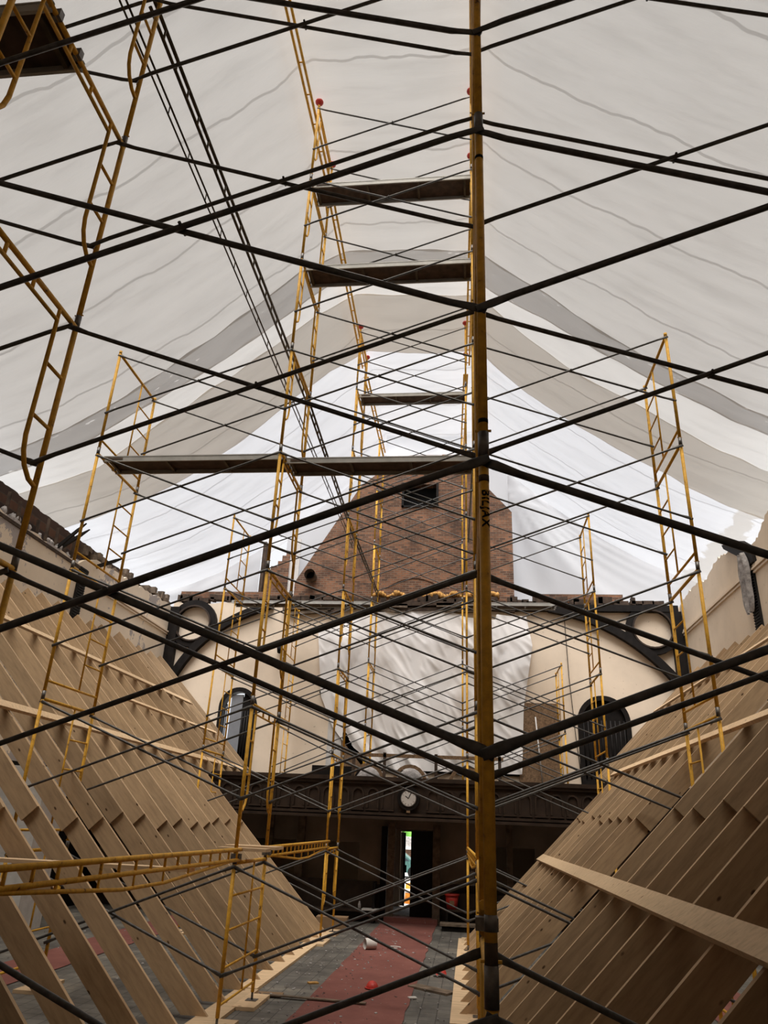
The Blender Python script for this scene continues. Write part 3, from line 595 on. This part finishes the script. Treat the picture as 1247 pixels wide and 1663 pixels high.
# ------------------------------------------------------------------ roof tarps
PX = [-13.5, -12.5, -11, -10, -9, -8, -7, -6, -5, -4, -2.98, -1.35, .3, 1.3, 2.5, 3.7, 4.8, 6, 7, 8.2, 9.5, 10.5]
PZ = [9.0, 9.35, 9.85, 10.2, 10.65, 11.25, 12.0, 12.8, 13.65, 14.6, 15.55, 15.47, 15.55, 14.6, 13.6, 12.65, 11.85, 11.1, 10.6, 10.1, 9.6, 9.2]
BX = [-13.5, -11, -9.5, -8, -6.5, -5, -4, -3, -1.3, .5, 1.8, 3, 4.2, 5.4, 7, 10.5]
B1 = [13.9, 13.8, 13.75, 13.62, 13.5, 13.45, 13.38, 13.8, 13.78, 14.05, 13.98, 14.2, 14.25, 14.25, 14.5, 14.6]
B2 = [14.75, 14.65, 14.55, 14.3, 14.4, 14.42, 14.4, 14.5, 14.38, 15.2, 14.95, 14.9, 14.9, 14.95, 15.05, 15.1]
B3 = [15.6, 15.6, 15.6, 15.15, 15.05, 15.05, 15.1, 15.42, 15.45, 15.68, 16.05, 16.2, 16.05, 16.2, 16.4, 16.6]
B4 = [17.95, 17.9, 17.8, 17.85, 17.78, 17.55, 17.6, 18.0, 18.12, 18.12, 18.5, 18.5, 18.46, 18.42, 18.7, 18.9]
def roofz(x, y):
    z = interp(x, PX, PZ)
    z += 0.03 * noise.noise((x * 0.5, y * 1.2, 1)) + 0.012 * noise.noise((x * 1.0 + y * 0.5, y * 4.0, 3)) + 0.008 * noise.noise((x * 4.5, y * 1.3, 9))
    return z
def roof(name, ya, yb, x0, x1, mat, lab, nu, nv, dz=0.0):
    def f(u, v):
        x = x0 + (x1 - x0) * u
        a = ya if isinstance(ya, float) else interp(x, BX, ya); b_ = yb if isinstance(yb, float) else interp(x, BX, yb)
        if not isinstance(ya, float): a += 0.05 * noise.noise((x * 1.7, 4, 2))
        if not isinstance(yb, float): b_ += 0.05 * noise.noise((x * 1.7, 8, 2))
        y = a + (b_ - a) * v; return (x, y, roofz(x, y) + dz)
    tag(MB().grid(f, nu, nv).obj(name, mat), lab, 'tarp', 'roof tarps')
def shift(B, d): return [q + d for q in B]
KS = 1.034
PX = [q * KS for q in PX]; PZ = [2.3 + (q - 2.3) * KS for q in PZ]; BX = [q * KS for q in BX]
B1, B2, B3, B4 = [[q * KS for q in B] for B in (B1, B2, B3, B4)]
roof('roof_tarp', 4.3, shift(B1, 0.06), -13.9, 10.8, 'tarp_main', 'large off-white tarp over the nearest part of the roof', 170, 120)
def added_ceil(u, v):
    x = -13.9 + 24.7 * u; y = -4.5 + 8.9 * v; return (x, y, interp(x, PX, PZ) + 0.05)
struct(MB().grid(added_ceil, 60, 4, False).obj('added_ceiling', 'white'))  # unseen ceiling added to block sunlight near the camera and bounce some back
roof('roof_tarp', B1, B2, -13.9, 10.8, 'tarp_grey', 'grey double-layer tarp band with small bright tears', 160, 10, -0.01)
roof('roof_tarp', shift(B2, -0.05), shift(B3, 0.05), -13.9, 10.8, 'tarp_pale', 'pale narrow tarp strip between grey band and beige band', 160, 14)
roof('roof_tarp', B3, B4, -13.9, 10.8, 'tarp_beige', 'beige tarp band arching over in front of the brightest sheet', 160, 26, -0.01)
roof('roof_tarp', shift(B4, -0.06), 26.0, -13.9, -3.08, 'tarp_bright', 'bright white tarp at far end, left slope of roof', 90, 60)
roof('roof_tarp', shift(B4, -0.06), 26.0, 0.31, 10.8, 'tarp_bright', 'bright white tarp at far end, right slope of roof', 90, 60)
def ridge(u, v):
    x = -3.08 + 3.39 * u; y = interp(x, BX, B4) - 0.06; yy = y + (24.0 - y) * min(1, v / 0.85)
    z = roofz(x, yy)
    if v > 0.85:
        t = (v - 0.85) / 0.15; lob = abs(math.sin(PI * (u - 0.17) / 0.48)) ; drop = 0.62 + 0.62 * lob ** 0.7
        z -= drop * t; yy = 24.0 + 0.12 * math.sin(t * PI)
    return (x, yy, z - 0.0)
tag(MB().grid(ridge, 50, 60).obj('roof_tarp', 'tarp_bright'), 'bright flat ridge tarp with scalloped end over brick gable', 'tarp', 'roof tarps')
# vertical end sheets
def endL(u, v):
    x = -13.3 + 5.45 * u; zt = roofz(x, 25.25); return (x, 25.25 + 0.05 * noise.noise((x, v * 4, 1)), 9.0 + (zt - 9.0) * v)
tag(MB().grid(endL, 40, 20).obj('end_tarp', 'tarp_end'), 'greyish end tarp closing the roof left of the gable', 'tarp')
def endR(u, v):
    x = 1.5 + 8.8 * u; zt = roofz(x, 25.25); t = v
    yy = 25.25 - 0.5 * math.exp(-((u * 2.2 - (1 - v)) * 3.5) ** 2) * 0.5 + 0.06 * math.sin(26 * (math.atan2(v - 0.95, u + 0.02))) * math.exp(-u * 5)
    return (x, yy, 9.0 + (zt - 9.0) * v)
tag(MB().grid(endR, 60, 40).obj('end_tarp', 'tarp_end'), 'creased grey-white end tarp closing roof right of the gable', 'tarp')
def endC(u, v):
    x = -6.9 + 8.45 * u; zt = roofz(x, 25.25); return (x, 25.27, 9.0 + (zt - 9.0) * v)
tag(MB().grid(endC, 30, 10).obj('end_tarp', 'tarp_end'), 'end tarp glimpsed between roof tarp and sloping edge of gable', 'tarp')
def endH(u, v):
    x = -7.85 + 0.95 * u; zt = roofz(x, 25.25); return (x, 25.27, 12.35 + (zt - 12.35) * v)
tag(MB().grid(endH, 6, 4).obj('end_tarp', 'tarp_end'), 'flap of end tarp above the open gap left of gable', 'tarp')
# ------------------------------------------------------------------ scaffolding
LIFT = 1.985
Z0 = 1.85
def levz(k, base=None):        # bottom of lift k
    return Z0 + LIFT * (k - 1) if k > 0 else 0.14
RT = 0.0215
def leg_mesh(h, n, studs=True, first=False):
    mb = MB(); mb.tube([(0, 0, 0), (0, 0, h - 0.045)], RT, n)
    mb.tube([(0, 0, h - 0.06), (0, 0, h + 0.0)], RT + 0.0016, n)
    for zz in (h - 0.10, h - 1.28):
        if zz > 0.1: mb.tube([(0, -0.040, zz), (0, 0.02, zz)], 0.006, 6)
    if not first: mb.tube([(-0.035, 0, 0.06), (0.035, 0, 0.06)], 0.006, 5)
    return mb.mesh('leg', 'yellow')
def coupl_mesh(n): return MB().tube([(0, 0, -0.07), (0, 0, 0.05)], RT + 0.0025, n).mesh('coupling', 'steel')
def frame_kit(h, n, kind, D=1.52):
    global RT
    RT = 0.0215 if n > 10 else 0.0245
    kit = []
    lm = leg_mesh(h, n, first=(h < 1.9)); kit += [('leg', lm, (0, 0, 0)), ('leg', lm, (0, D, 0))]
    if h > 1.9: cm = coupl_mesh(n); kit += [('coupling_pin', cm, (0, 0, 0)), ('coupling_pin', cm, (0, D, 0))]
    top = h - 0.06
    kit.append(('top_rail', MB().tube([(0, 0, top), (0, D, top)], RT * 0.95, n).mesh('top_rail', 'yellow'), (0, 0, 0)))
    if kind == 'arch':
        z2 = top - 0.11; yi = 0.235; r = 0.017
        def side(s):
            y = lambda a: a if s > 0 else D - a
            return [(0, y(0.0), 0.55), (0, y(0.09), 0.57), (0, y(0.17), 0.64), (0, y(0.215), 0.73), (0, y(yi), 0.84), (0, y(yi), z2)]
        path = side(1) + [(0, yi, z2 - 0.0)][0:0] + list(reversed(side(-1)))
        kit.append(('inner_arch', MB().tube(path, r, n).mesh('inner_arch', 'yellow'), (0, 0, 0)))
        rm = MB().tube([(0, 0, 0), (0, yi, 0)], 0.014, max(5, n - 2)).mesh('rung', 'yellow')
        for zz in (h - 0.97, h - 0.54): kit += [('rung', rm, (0, 0, zz)), ('rung', rm, (0, D - yi, zz))]
        sm = MB().tube([(0, 0, z2), (0, 0, top)], 0.014, max(5, n - 2)).mesh('strut', 'yellow')
        kit += [('strut', sm, (0, q, 0)) for q in (yi, D * 0.4, D * 0.62, D - yi)]
    elif kind == 'ladder':
        ym = D * 0.62; zb = 0.20
        kit.append(('bottom_rail', MB().tube([(0, 0, zb), (0, D, zb)], 0.018, n).mesh('bottom_rail', 'yellow'), (0, 0, 0)))
        kit.append(('mid_post', MB().tube([(0, ym, zb), (0, ym, top)], 0.014, n).mesh('mid_post', 'yellow'), (0, 0, 0)))
        rm = MB().tube([(0, ym, 0), (0, D, 0)], 0.013, max(5, n - 2)).mesh('rung', 'yellow')
        for zz in (0.62, 1.04, 1.46): kit.append(('rung', rm, (0, 0, zz)))
    else:
        kit.append(('mid_post', MB().tube([(0, D * 0.62, 0.12), (0, D * 0.62, top)], 0.013, n).mesh('mid_post', 'yellow'), (0, 0, 0)))
        rm = MB().tube([(0, 0, 0), (0, D, 0)], 0.015, max(5, n - 2)).mesh('rung', 'yellow')
        for zz in (0.12, 0.50, 0.90, 1.28): kit.append(('rung', rm, (0, 0, zz)))
    return kit
kits = {}
def put_frame(x, y, z, h, kind, n, label, group):
    key = (round(h, 2), kind, n)
    if key not in kits: kits[key] = frame_kit(h, n, kind)
    e = empty('scaffold_section', (x, y, z)); tag(e, label, 'scaffold section', group)
    for nm, me, loc in kits[key]: inst(nm, me, e, loc)
    return e
braces = {}
def put_brace(x0, x1, y, zlo, zhi, n, label, group):
    L = x1 - x0; dz = zhi - zlo; key = (round(L, 2), round(dz, 2), n)
    if key not in braces:
        def one(a, b_, dy):
            a, b_ = Vector(a), Vector(b_); d = unit(b_ - a); r = 0.0165
            pts = [a - d * 0.025, a + d * 0.05, a + d * 0.16, b_ - d * 0.16, b_ - d * 0.05, b_ + d * 0.025]
            fl = [(0.005, 0.020), (0.006, 0.024), (r, r), (r, r), (0.006, 0.024), (0.005, 0.020)]
            return MB().tube([(p.x, dy if 1 < k < 4 else dy * 0.5, p.z) for k, p in enumerate(pts)], r, n, flat=fl).mesh('brace_tube', 'galv')
        m1 = one((0, 0, 0), (L, 0, dz), -0.012); m2 = one((0, 0, dz), (L, 0, 0), 0.021)
        m3 = MB().tube([(L / 2, -0.045, dz / 2), (L / 2, 0.045, dz / 2)], 0.010, 6).mesh('rivet', 'galv')
        braces[key] = (m1, m2, m3)
    e = empty('cross_brace', (x0, y - 0.045, zlo)); tag(e, label, 'cross brace', group)
    for nm, me in zip(('brace_tube', 'brace_tube', 'rivet'), braces[key]): inst(nm, me, e)
def put_plank(x0, x1, y, z, label, group, ln=0.48):
    e = empty('scaffold_plank', (x0, y, z)); tag(e, label, 'plank', group); L = x1 - x0
    MB().box(0.03, L - 0.03, 0.02, ln - 0.02, 0.045, 0.06).obj('plywood_deck', 'ply', e)
    for y0 in (0, ln - 0.02): MB().box(0, L, y0, y0 + 0.02, -0.02, 0.075).box(0, L, y0 - 0.005, y0 + 0.025, 0.06, 0.078).box(0, L, y0 - 0.003, y0 + 0.023, -0.024, -0.012).obj('side_rail', 'alu', e)
    for xx in (L * 0.02, L * 0.34, L * 0.66, L * 0.95): MB().box(xx, xx + 0.04, 0.02, ln - 0.02, 0.0, 0.045).obj('cross_bar', 'truss', e)
    for xx in (-0.03, L - 0.03):
        for y0 in (0.06, ln - 0.12): MB().box(xx, xx + 0.06, y0, y0 + 0.05, 0.0, 0.085).obj('hook', 'steel', e)
    MB().box(0.08, 0.34, -0.008, -0.004, 0.01, 0.045).obj('label_plate', 'ply', e)
    return e
ORD = ['first', 'second', 'third', 'fourth', 'fifth', 'sixth', 'seventh', 'eighth']
COLN = ['outer left', 'inner left', 'inner right', 'outer right']
rows = [
    dict(y=2.765, xs=[-6.10, -3.03, 0.067, 3.13], nl=5, lo=None, name='nearest row', n=16, cols=[0, 1, 2, 3], tops=[5, 5, 5, 5], bays=[5, 5, 5]),
    dict(y=9.95, xs=[-6.07, -2.98, 0.10, 3.18], name='second row', n=10, cols=[0, 1, 2, 3], tops=[5, 8, 8, 5], bays=[5, 8, 5]),
    dict(y=17.2, xs=[-6.22, -3.13, -0.05, 3.02], name='third row', n=8, cols=[0, 1, 2, 3], tops=[5, 8, 8, 5], bays=[5, 8, 5]),
]
D = 1.52
for ri, r in enumerate(rows):
    r.setdefault('name', '')
    for ci in r['cols']:
        x = r['xs'][ci]
        for k in range(r['tops'][ci]):
            z = levz(k); h = LIFT if k > 0 else Z0 - 0.14
            kind = ('rung' if k == 0 and ri < 2 else 'arch') if ci in (1, 2) else 'ladder'
            put_frame(x, r['y'], z, h, kind, r['n'], 'yellow scaffold section in %s, %s column, %s lift from floor' % (r['name'], COLN[ci], ORD[k]), 'scaffold sections')
    for bi in range(3):
        for k in range(r['bays'][bi]):
            h = Z0 + LIFT * k
            for yy, pl in ((0, 'near side'), (D, 'far side')):
                if ri == 0 and k == 0 and bi in (0,) and yy == 0: continue
                put_brace(r['xs'][bi], r['xs'][bi + 1], r['y'] + (yy - 0.03 if yy else 0.015), h - 1.28, h - 0.10, 8 if ri else 12,
                          'steel cross brace, %s, %s bay, %s lift from floor, %s' % (r['name'], ('left', 'centre', 'right')[bi], ORD[k], pl), 'cross braces')
# row on the balcony
BZ = 3.10; y4 = 22.35; xs4 = [-5.85, -3.12, -0.2, 2.78]; tops4 = [3, 6, 6, 2]
for ci in range(4):
    for k in range(tops4[ci]):
        put_frame(xs4[ci], y4, BZ + LIFT * k, LIFT, 'arch' if ci in (1, 2) else 'ladder', 6, 'yellow scaffold section on the balcony, %s column, %s lift' % (COLN[ci], ORD[k]), 'scaffold sections')
for bi in range(3):
    for k in range(min(tops4[bi], tops4[bi + 1])):
        for yy, pl in ((0, 'near side'), (D, 'far side')):
            h = BZ + LIFT * (k + 1)
            put_brace(xs4[bi], xs4[bi + 1], y4 + yy, h - 1.28, h - 0.10, 6, 'steel cross brace on balcony, %s bay, %s lift, %s' % (('left', 'centre', 'right')[bi], ORD[k], pl), 'cross braces')
# screw jacks, sole boards
for ri, r in enumerate(rows):
    for ci in r['cols']:
        for yy, pl in ((0, 'near'), (D, 'far')):
            x, y = r['xs'][ci], r['y'] + yy
            if ri == 0: continue
            e = empty('screw_jack', (x, y, 0.045)); tag(e, 'dark steel base jack at %s leg, %s column, %s' % (pl, COLN[ci], r['name']), 'base jack', 'base jacks')
            MB().box(-0.075, 0.075, -0.075, 0.075, 0, 0.008).obj('base_plate', 'steel', e); MB().tube([(0, 0, 0.008), (0, 0, 0.095)], 0.016, 6).obj('screw_stem', 'steel', e)
            tag(MB().box(-0.15, 0.15, -0.42, 0.42, 0, 0.045).obj('sole_board', 'pine_pale', loc=(x, y, 0)), 'pale sole board under %s leg, %s column, %s' % (pl, COLN[ci], r['name']), 'board', 'sole boards')
# red safety caps
for r in rows[1:]:
    for ci in (1, 2):
        for yy, pl in ((0, 'near'), (D, 'far')):
            o = MB().ball((0, 0, 0.05), 0.085, 12, 8, 0, (1, 1, 0.75)).tube([(0, 0, -0.05), (0, 0, 0.03)], 0.03, 10).obj('safety_cap', 'red', loc=(r['xs'][ci], r['y'] + yy, levz(8) + 0.05))
            tag(o, 'red cap on top of %s post, %s column, %s' % (pl, COLN[ci], r['name']), 'cap', 'red post caps')
# planks
def zt(k): return Z0 + LIFT * k - 0.06
r1, r2, r3 = rows
put_plank(r2['xs'][1], r2['xs'][2], 10.12, zt(6) - 0.02, 'scaffold plank, centre bay of second row, topmost of its three', 'scaffold planks')
put_plank(r2['xs'][1], r2['xs'][2], 10.20, zt(5) - 0.02, 'scaffold plank, centre bay of second row, middle of its three', 'scaffold planks')
put_plank(r2['xs'][1], r2['xs'][2], 10.30, zt(3) - 0.02, 'scaffold plank, centre bay of second row, lowest of its three', 'scaffold planks')
put_plank(r2['xs'][0], r2['xs'][1], 10.15, zt(3) - 0.02, 'scaffold plank in the left bay of second row', 'scaffold planks')
put_plank(r3['xs'][1], r3['xs'][2], 17.6, zt(6) - 0.02, 'scaffold plank high in centre bay of third row', 'scaffold planks')
put_plank(-6.05, -3.03, 3.08, zt(3) - 0.02, 'dark scaffold plank in the top left corner, nearest row', 'scaffold planks')
for xa, xb, l in ((-7.9, -5.85, 'scaffold plank on the back wall top, leftmost'), (-5.85, -3.12, 'scaffold plank on the back wall top below flue pipe'), (-0.1, 2.78, 'scaffold plank on the back wall top right of front post')):
    put_plank(xa, xb, 22.7, BZ + LIFT * 3 - 0.08, l, 'scaffold planks')
# ladder beams joining the rows
def beam_kit(L, belly, mat, n, gap=0.12, r=0.024, step=0.33, flat=False):
    if flat:
        kit = [('chord', MB().tube([(s, 0, 0), (s, L, 0)], r, n).mesh('chord', mat), 0) for s in (-gap / 2, gap / 2)]; k = 1
        rm = MB().tube([(-gap / 2, 0, 0), (gap / 2, 0, 0)], r * 0.6, 5).mesh('rung', mat)
        while k * step * 2 < L - 0.1: kit.append(('rung', rm, k * step * 2)); k += 1
        return kit
    kit = [('top_chord', MB().tube([(0, 0, 0), (0, L, 0)], r, n).mesh('top_chord', mat), 0), ('bottom_chord', MB().tube([(0, 0, -gap), (0, L, -gap)], r * 0.9, n).mesh('bottom_chord', mat), 0)]
    rm = MB().tube([(0, 0, -gap), (0, 0, 0)], r * 0.6, 5).mesh('rung', mat); k = 1
    while k * step < L - 0.1: kit.append(('rung', rm, k * step)); k += 1
    if belly:
        kit.append(('belly_rod', MB().tube([(0, 0.25, -gap), (0, L * 0.42, -gap - 0.12), (0, L * 0.58, -gap - 0.12), (0, L - 0.25, -gap)], r * 0.7, n).mesh('belly_rod', mat), 0))
        k = 2
        while k * step < L - 0.5:
            y = k * step; d = 0.12 * min(1, (y - 0.25) / (L * 0.42 - 0.25), (L - 0.25 - y) / (L * 0.42 - 0.25))
            kit.append(('belly_strut', MB().tube([(0, 0, -gap), (0, 0, -gap - d)], r * 0.45, 5).mesh('belly_strut', mat), y)); k += 2
    return kit
def put_beam(x, xb, ya, yb, z, belly, mat, n, label, **kw):
    L = math.hypot(yb - ya, xb - x); e = empty('ladder_beam', (x, ya, z), -math.atan2(xb - x, yb - ya)); tag(e, label, 'beam', 'lattice beams')
    for nm, me, y in beam_kit(L, belly, mat, n, **kw): inst(nm, me, e, (0, y, 0))
segs = [(r1, r2, 'nearest gap'), (r2, r3, 'middle gap')]
for (a, b_, g) in segs:
    for ci, sd, off in ((1, 'left', 0.05), (2, 'right', -0.0)):
        ya, yb = a['y'] + D, b_['y']
        put_beam(a['xs'][ci] + off, b_['xs'][ci] + off, ya - 0.05, yb + 0.05, 1.95, True, 'yellow', 10 if a is r1 else 8, 'yellow trussed beam low on the %s side, %s between scaffold rows' % (sd, g))
        put_beam(a['xs'][ci] - (0.06 if ci == 1 else -0.06), b_['xs'][ci] - (0.06 if ci == 1 else -0.06), ya - 0.05, yb + 1.6, 9.78, False, 'truss', 8, 'dark lattice beam at mid height on the %s side, %s between rows' % (sd, g), gap=0.16, r=0.022)
        if sd == 'left' or True:
            put_beam(a['xs'][ci] + (-0.10 if ci == 1 else 0.06), b_['xs'][ci] + (-0.10 if ci == 1 else 0.06), ya - 0.05, yb + 1.6, 15.50, False, 'yellow', 8, 'yellow ridge beam under the roof tarp, %s side, %s between rows' % (sd, g), gap=0.10, r=0.026, flat=True)
for ci, sd in ((1, 'left'), (2, 'right')):
    put_beam(r3['xs'][ci], xs4[ci], r3['y'] + D, y4 + 1.5, 9.72, False, 'truss', 6, 'dark lattice beam reaching the back wall, %s side' % sd, gap=0.16, r=0.022)
    put_beam(r3['xs'][ci], xs4[ci], r3['y'] + D, y4 + 1.3, 15.1, False, 'yellow', 6, 'yellow ridge beam reaching the brick gable, %s side' % sd, gap=0.10, r=0.026, flat=True)
# second parallel dark rail left
put_beam(-3.25, -3.2, 4.0, 18.6, 9.50, False, 'truss', 8, 'thinner dark rail just left of the long dark lattice beam', gap=0.14, r=0.012, step=0.6)
# clamps at the low beam
for x, y, l in ((-2.98, 9.95, 'steel clamp where low yellow beam meets second row near post'), (-2.98, 11.47, 'steel clamp at second row far post above the aisle'), (0.07, 4.22, 'steel clamp on the front post base joint')):
    e = empty('swivel_clamp', (x, y, 1.87)); tag(e, l, 'clamp')
    MB().box(-0.045, 0.07, -0.05, 0.05, -0.03, 0.03).obj('clamp_body', 'steel', e); MB().tube([(0.05, -0.09, 0.0), (0.05, 0.09, 0.0)], 0.009, 6).obj('bolt', 'steel', e)
# pine boards on the low left beam
for i, (x0, x1, y0, y1, z, l) in enumerate(((-5.9, -3.0, 8.35, 8.55, 1.76, 'pale pine board lying level behind the low yellow beam'), (-3.25, -2.55, 10.3, 10.75, 1.95, 'upper short pine offcut on the low beam clamp'), (-3.25, -2.6, 10.0, 10.25, 1.93, 'lower short pine offcut on the low beam clamp'))):
    tag(MB().box(x0, x1, y0, y1, z, z + 0.038).obj('pine_board', 'pine_pale'), l, 'board')
# front post details: marks, lettering
fp_ = (0.067, 2.765)
e = empty('post_marking', (fp_[0], fp_[1], 3.52)); tag(e, 'black lettering and tape marks wrapped on the front scaffold post', 'marking')
cu = bpy.data.curves.new('t', 'FONT'); cu.body = 'BILJAX'; cu.size = 0.050; cu.align_x = 'CENTER'; cu.align_y = 'CENTER'; cu.offset = 0.0016; cu.resolution_u = 3; cu.space_character = 1.16
to = bpy.data.objects.new('t', cu); C.objects.link(to); bpy.context.view_layer.update()
me = bpy.data.meshes.new_from_object(to); bpy.data.objects.remove(to)
bm = bmesh.new(); bm.from_mesh(me)
bmesh.ops.subdivide_edges(bm, edges=[q for q in bm.edges if q.calc_length() > 0.006], cuts=2)
vd = math.atan2(-0.067, 1.0) * 0 + 0.0
for q in bm.verts:
    s_, t_ = q.co.x, q.co.y                 # rotate clockwise: text runs down, glyph tops to the right
    a = t_ / 0.0225; q.co = Vector((0.0228 * math.sin(a + 0.25), -0.0228 * math.cos(a + 0.25), -s_))
bm.to_mesh(me); bm.free(); me.materials.clear(); me.materials.append(M['letter'])
inst('lettering', me, e)
for zz, h in ((0.42, 0.010), (-1.5, 0.025), (-1.60, 0.045), (2.02, 0.010)):
    MB().tube([(0, 0, zz - h), (0, 0, zz + h)], 0.0226, 14).obj('tape_band', 'steel' if h == 0.025 else ('rot' if h == 0.045 else 'letter'), e)
MB().tube([(0, 0, 0.125), (0, 0, 0.155)], 0.0226, 14).obj('red_sticker', 'rot', e)
# ------------------------------------------------------------------ leaning boards (rakers)
TH, BW = 0.046, 0.245
def board(p0, p1, y, th, w, name, mat, end0='sq', end1='sq', side=1):
    """edge-on board in an XZ plane; p0,p1 = ends of its top edge; local X runs along the board"""
    p0, p1 = Vector(p0), Vector(p1); L = (p1 - p0).length; d = unit(p1 - p0)
    ang = math.atan2(d.y, d.x)
    # local polygon (x along, z down)
    flip = -1 if d.x >= 0 else 1
    tz = w * flip
    # horizontal / vertical end cuts expressed locally
    def off(cut):
        if cut == 'sq': return 0.0
        t = math.tan(abs(math.atan2(d.y, abs(d.x))))
        return w / t if cut == 'level' else -w * t
    o0 = off(end0); o1 = off(end1)
    a, b_ = (0, 0), (L, 0)
    if end0 == 'level': q0 = (w * 1.0, tz)     # foot cut parallel to floor
    else: q0 = (0, tz)
    if end1 == 'plumb': q1 = (L - w * 1.0 * -1.0 * 0 - 0, tz); b_ = (L, 0); q1 = (L, tz)
    else: q1 = (L, tz)
    pts = [a, b_, q1, q0]
    mb = MB().prism(pts, -th / 2, th / 2); o = mb.obj(name, mat)
    o.location = (p0.x, y, p0.y); o.rotation_euler = (0, -ang, 0); return o
YLs = [5.4, 6.25, 7.08, 7.88, 8.78, 9.57, 10.42, 11.22, 12.05, 12.88, 13.70, 14.53, 15.30, 16.05, 16.9, 17.7, 18.55]
YRs = [3.7, 4.55, 5.42, 6.36, 7.16, 7.97, 8.87, 9.77, 11.6, 12.35, 13.2, 14.02, 14.86, 15.5, 16.4, 17.2, 17.97, 18.6]
NUM = ['first', 'second', 'third', 'fourth', 'fifth', 'sixth', 'seventh', 'eighth', 'ninth', 'tenth', 'eleventh', 'twelfth', 'thirteenth', 'fourteenth', 'fifteenth', 'sixteenth', 'seventeenth', 'eighteenth', 'nineteenth', 'twentieth']
jr = random.Random(5)
for i, y in enumerate(YLs):
    X0 = -3.25
    xt = -7.1 + jr.uniform(-0.2, 0.15)
    o = board((X0, 0.04), (xt, X0 - xt + 0.04), y + 0.028, TH, BW, 'raking_board', 'pine', end0='level'); tag(o, 'pine board at left rising from aisle floor, lower half, %s from camera' % NUM[i], 'board', 'lower left raking boards')
    xs_ = -5.5 + jr.uniform(-0.05, 0.08); xe = -10.4 + jr.uniform(-0.1, 0.2)
    if i >= 1:
        o = board((xs_, X0 - xs_ + 0.055), (xe, X0 - xe + 0.055), y - 0.022, TH, BW + 0.01, 'raking_board', 'pine'); tag(o, 'pine board at left leaning on the wall, upper half, %s from camera' % NUM[i], 'board', 'upper left raking boards')
for i, y in enumerate((19.35, 20.2, 21.0, 21.9, 22.75, 23.4)):
    o = board((-6.6, 3.5), (-10.5 + jr.uniform(-0.1, 0.2), 7.3), y, TH, BW, 'raking_board', 'pine'); tag(o, 'short pine board above balcony at left, %s of six going back' % NUM[i], 'board', 'short raking boards above balcony left')
for i, y in enumerate(YRs):
    X0 = -0.15
    xt = 3.9 + jr.uniform(-0.15, 0.2)
    o = board((X0, 0.04), (xt, xt - X0 + 0.04), y + 0.028, TH, BW, 'raking_board', 'pine', end0='level'); tag(o, 'pine board at right rising from aisle floor, lower half, %s from camera' % NUM[i], 'board', 'lower right raking boards')
    xs_ = 2.42 + jr.uniform(-0.06, 0.06); xe = 6.75 + jr.uniform(-0.2, 0.1)
    if i >= 3:
        o = board((xs_, xs_ - X0 + 0.055), (xe, xe - X0 + 0.055), y - 0.022, TH, BW + 0.01, 'raking_board', 'pine'); tag(o, 'pine board at right leaning on the wall, upper half, %s from camera' % NUM[i], 'board', 'upper right raking boards')
for i, y in enumerate((19.3, 20.0, 20.8, 21.6, 22.4, 23.2)):
    o = board((3.75, 3.9), (6.9 - jr.uniform(0, 0.15), 7.05), y, TH, BW, 'raking_board', 'pine'); tag(o, 'short pine board above balcony at right, %s of six going back' % NUM[i], 'board', 'short raking boards above balcony right')
# longitudinal boards resting on the rakers
def along(x, X0, s, y0, y1, w, th, mat, lab, flat=True, lift=0.02):
    z = abs(x - X0) + 0.04 + lift; n = Vector((s * -0.7071, 0, 0.7071)); t = Vector((s * 0.7071, 0, 0.7071))
    c = Vector((x, (y0 + y1) / 2, z)) + n * (th / 2)
    mb = MB(); e3 = Vector((0, (y1 - y0) / 2, 0))
    mb.obox((0, 0, 0), tuple(t * w / 2), tuple(e3), tuple(n * th / 2)); o = mb.obj('strap_board', mat, loc=c); tag(o, lab, 'board', 'boards laid across the raking boards')
along(-8.82, -3.25, -1, 9.0, 22.6, 0.14, 0.05, 'pine_pale', 'pale strap nailed across the left boards, highest long one')
along(-6.9, -3.25, -1, 6.6, 22.8, 0.15, 0.05, 'pine_pale', 'pale strap nailed across the left boards, lower long one')
along(-7.95, -3.25, -1, 16.3, 22.9, 0.08, 0.05, 'pine_pale', 'thin short strap across far left boards between two long ones')
along(3.45, -0.15, 1, 5.0, 19.0, 0.14, 0.05, 'pine_pale', 'pale strap nailed across the right boards, level with balcony')
along(5.6, -0.15, 1, 12.0, 23.2, 0.12, 0.05, 'pine_pale', 'pale strap nailed high across the right boards')
z = 1.55 + 0.15 + 0.10
mb = MB(); mb.obox((0, 0, 0), (0.080, 0, 0.055), (0.02, 7.2, 0), (-0.012, 0, 0.018)); tag(mb.obj('walking_plank', 'pine_pale', loc=(1.56, 11.2, z)), 'long wide pale pine plank laid across the right boards', 'plank')
# floor plates under the rakers
for i, (x0, x1, y0, y1, l) in enumerate(((-3.40, -3.08, 5.2, 12.2, 'pale floor plank under feet of left boards, nearer one'), (-3.42, -3.12, 12.25, 19.0, 'pale floor plank under feet of left boards, farther one'), (-0.26, 0.0, 3.5, 11.0, 'pale floor plank under feet of right boards, nearer one'), (-0.27, 0.0, 11.05, 19.0, 'pale floor plank under feet of right boards, farther one'))):
    tag(MB().box(x0, x1, y0, y1, 0, 0.04).obj('floor_plank', 'pine_pale'), l, 'plank', 'floor planks under the raking boards')
print('objects', len(bpy.data.objects))
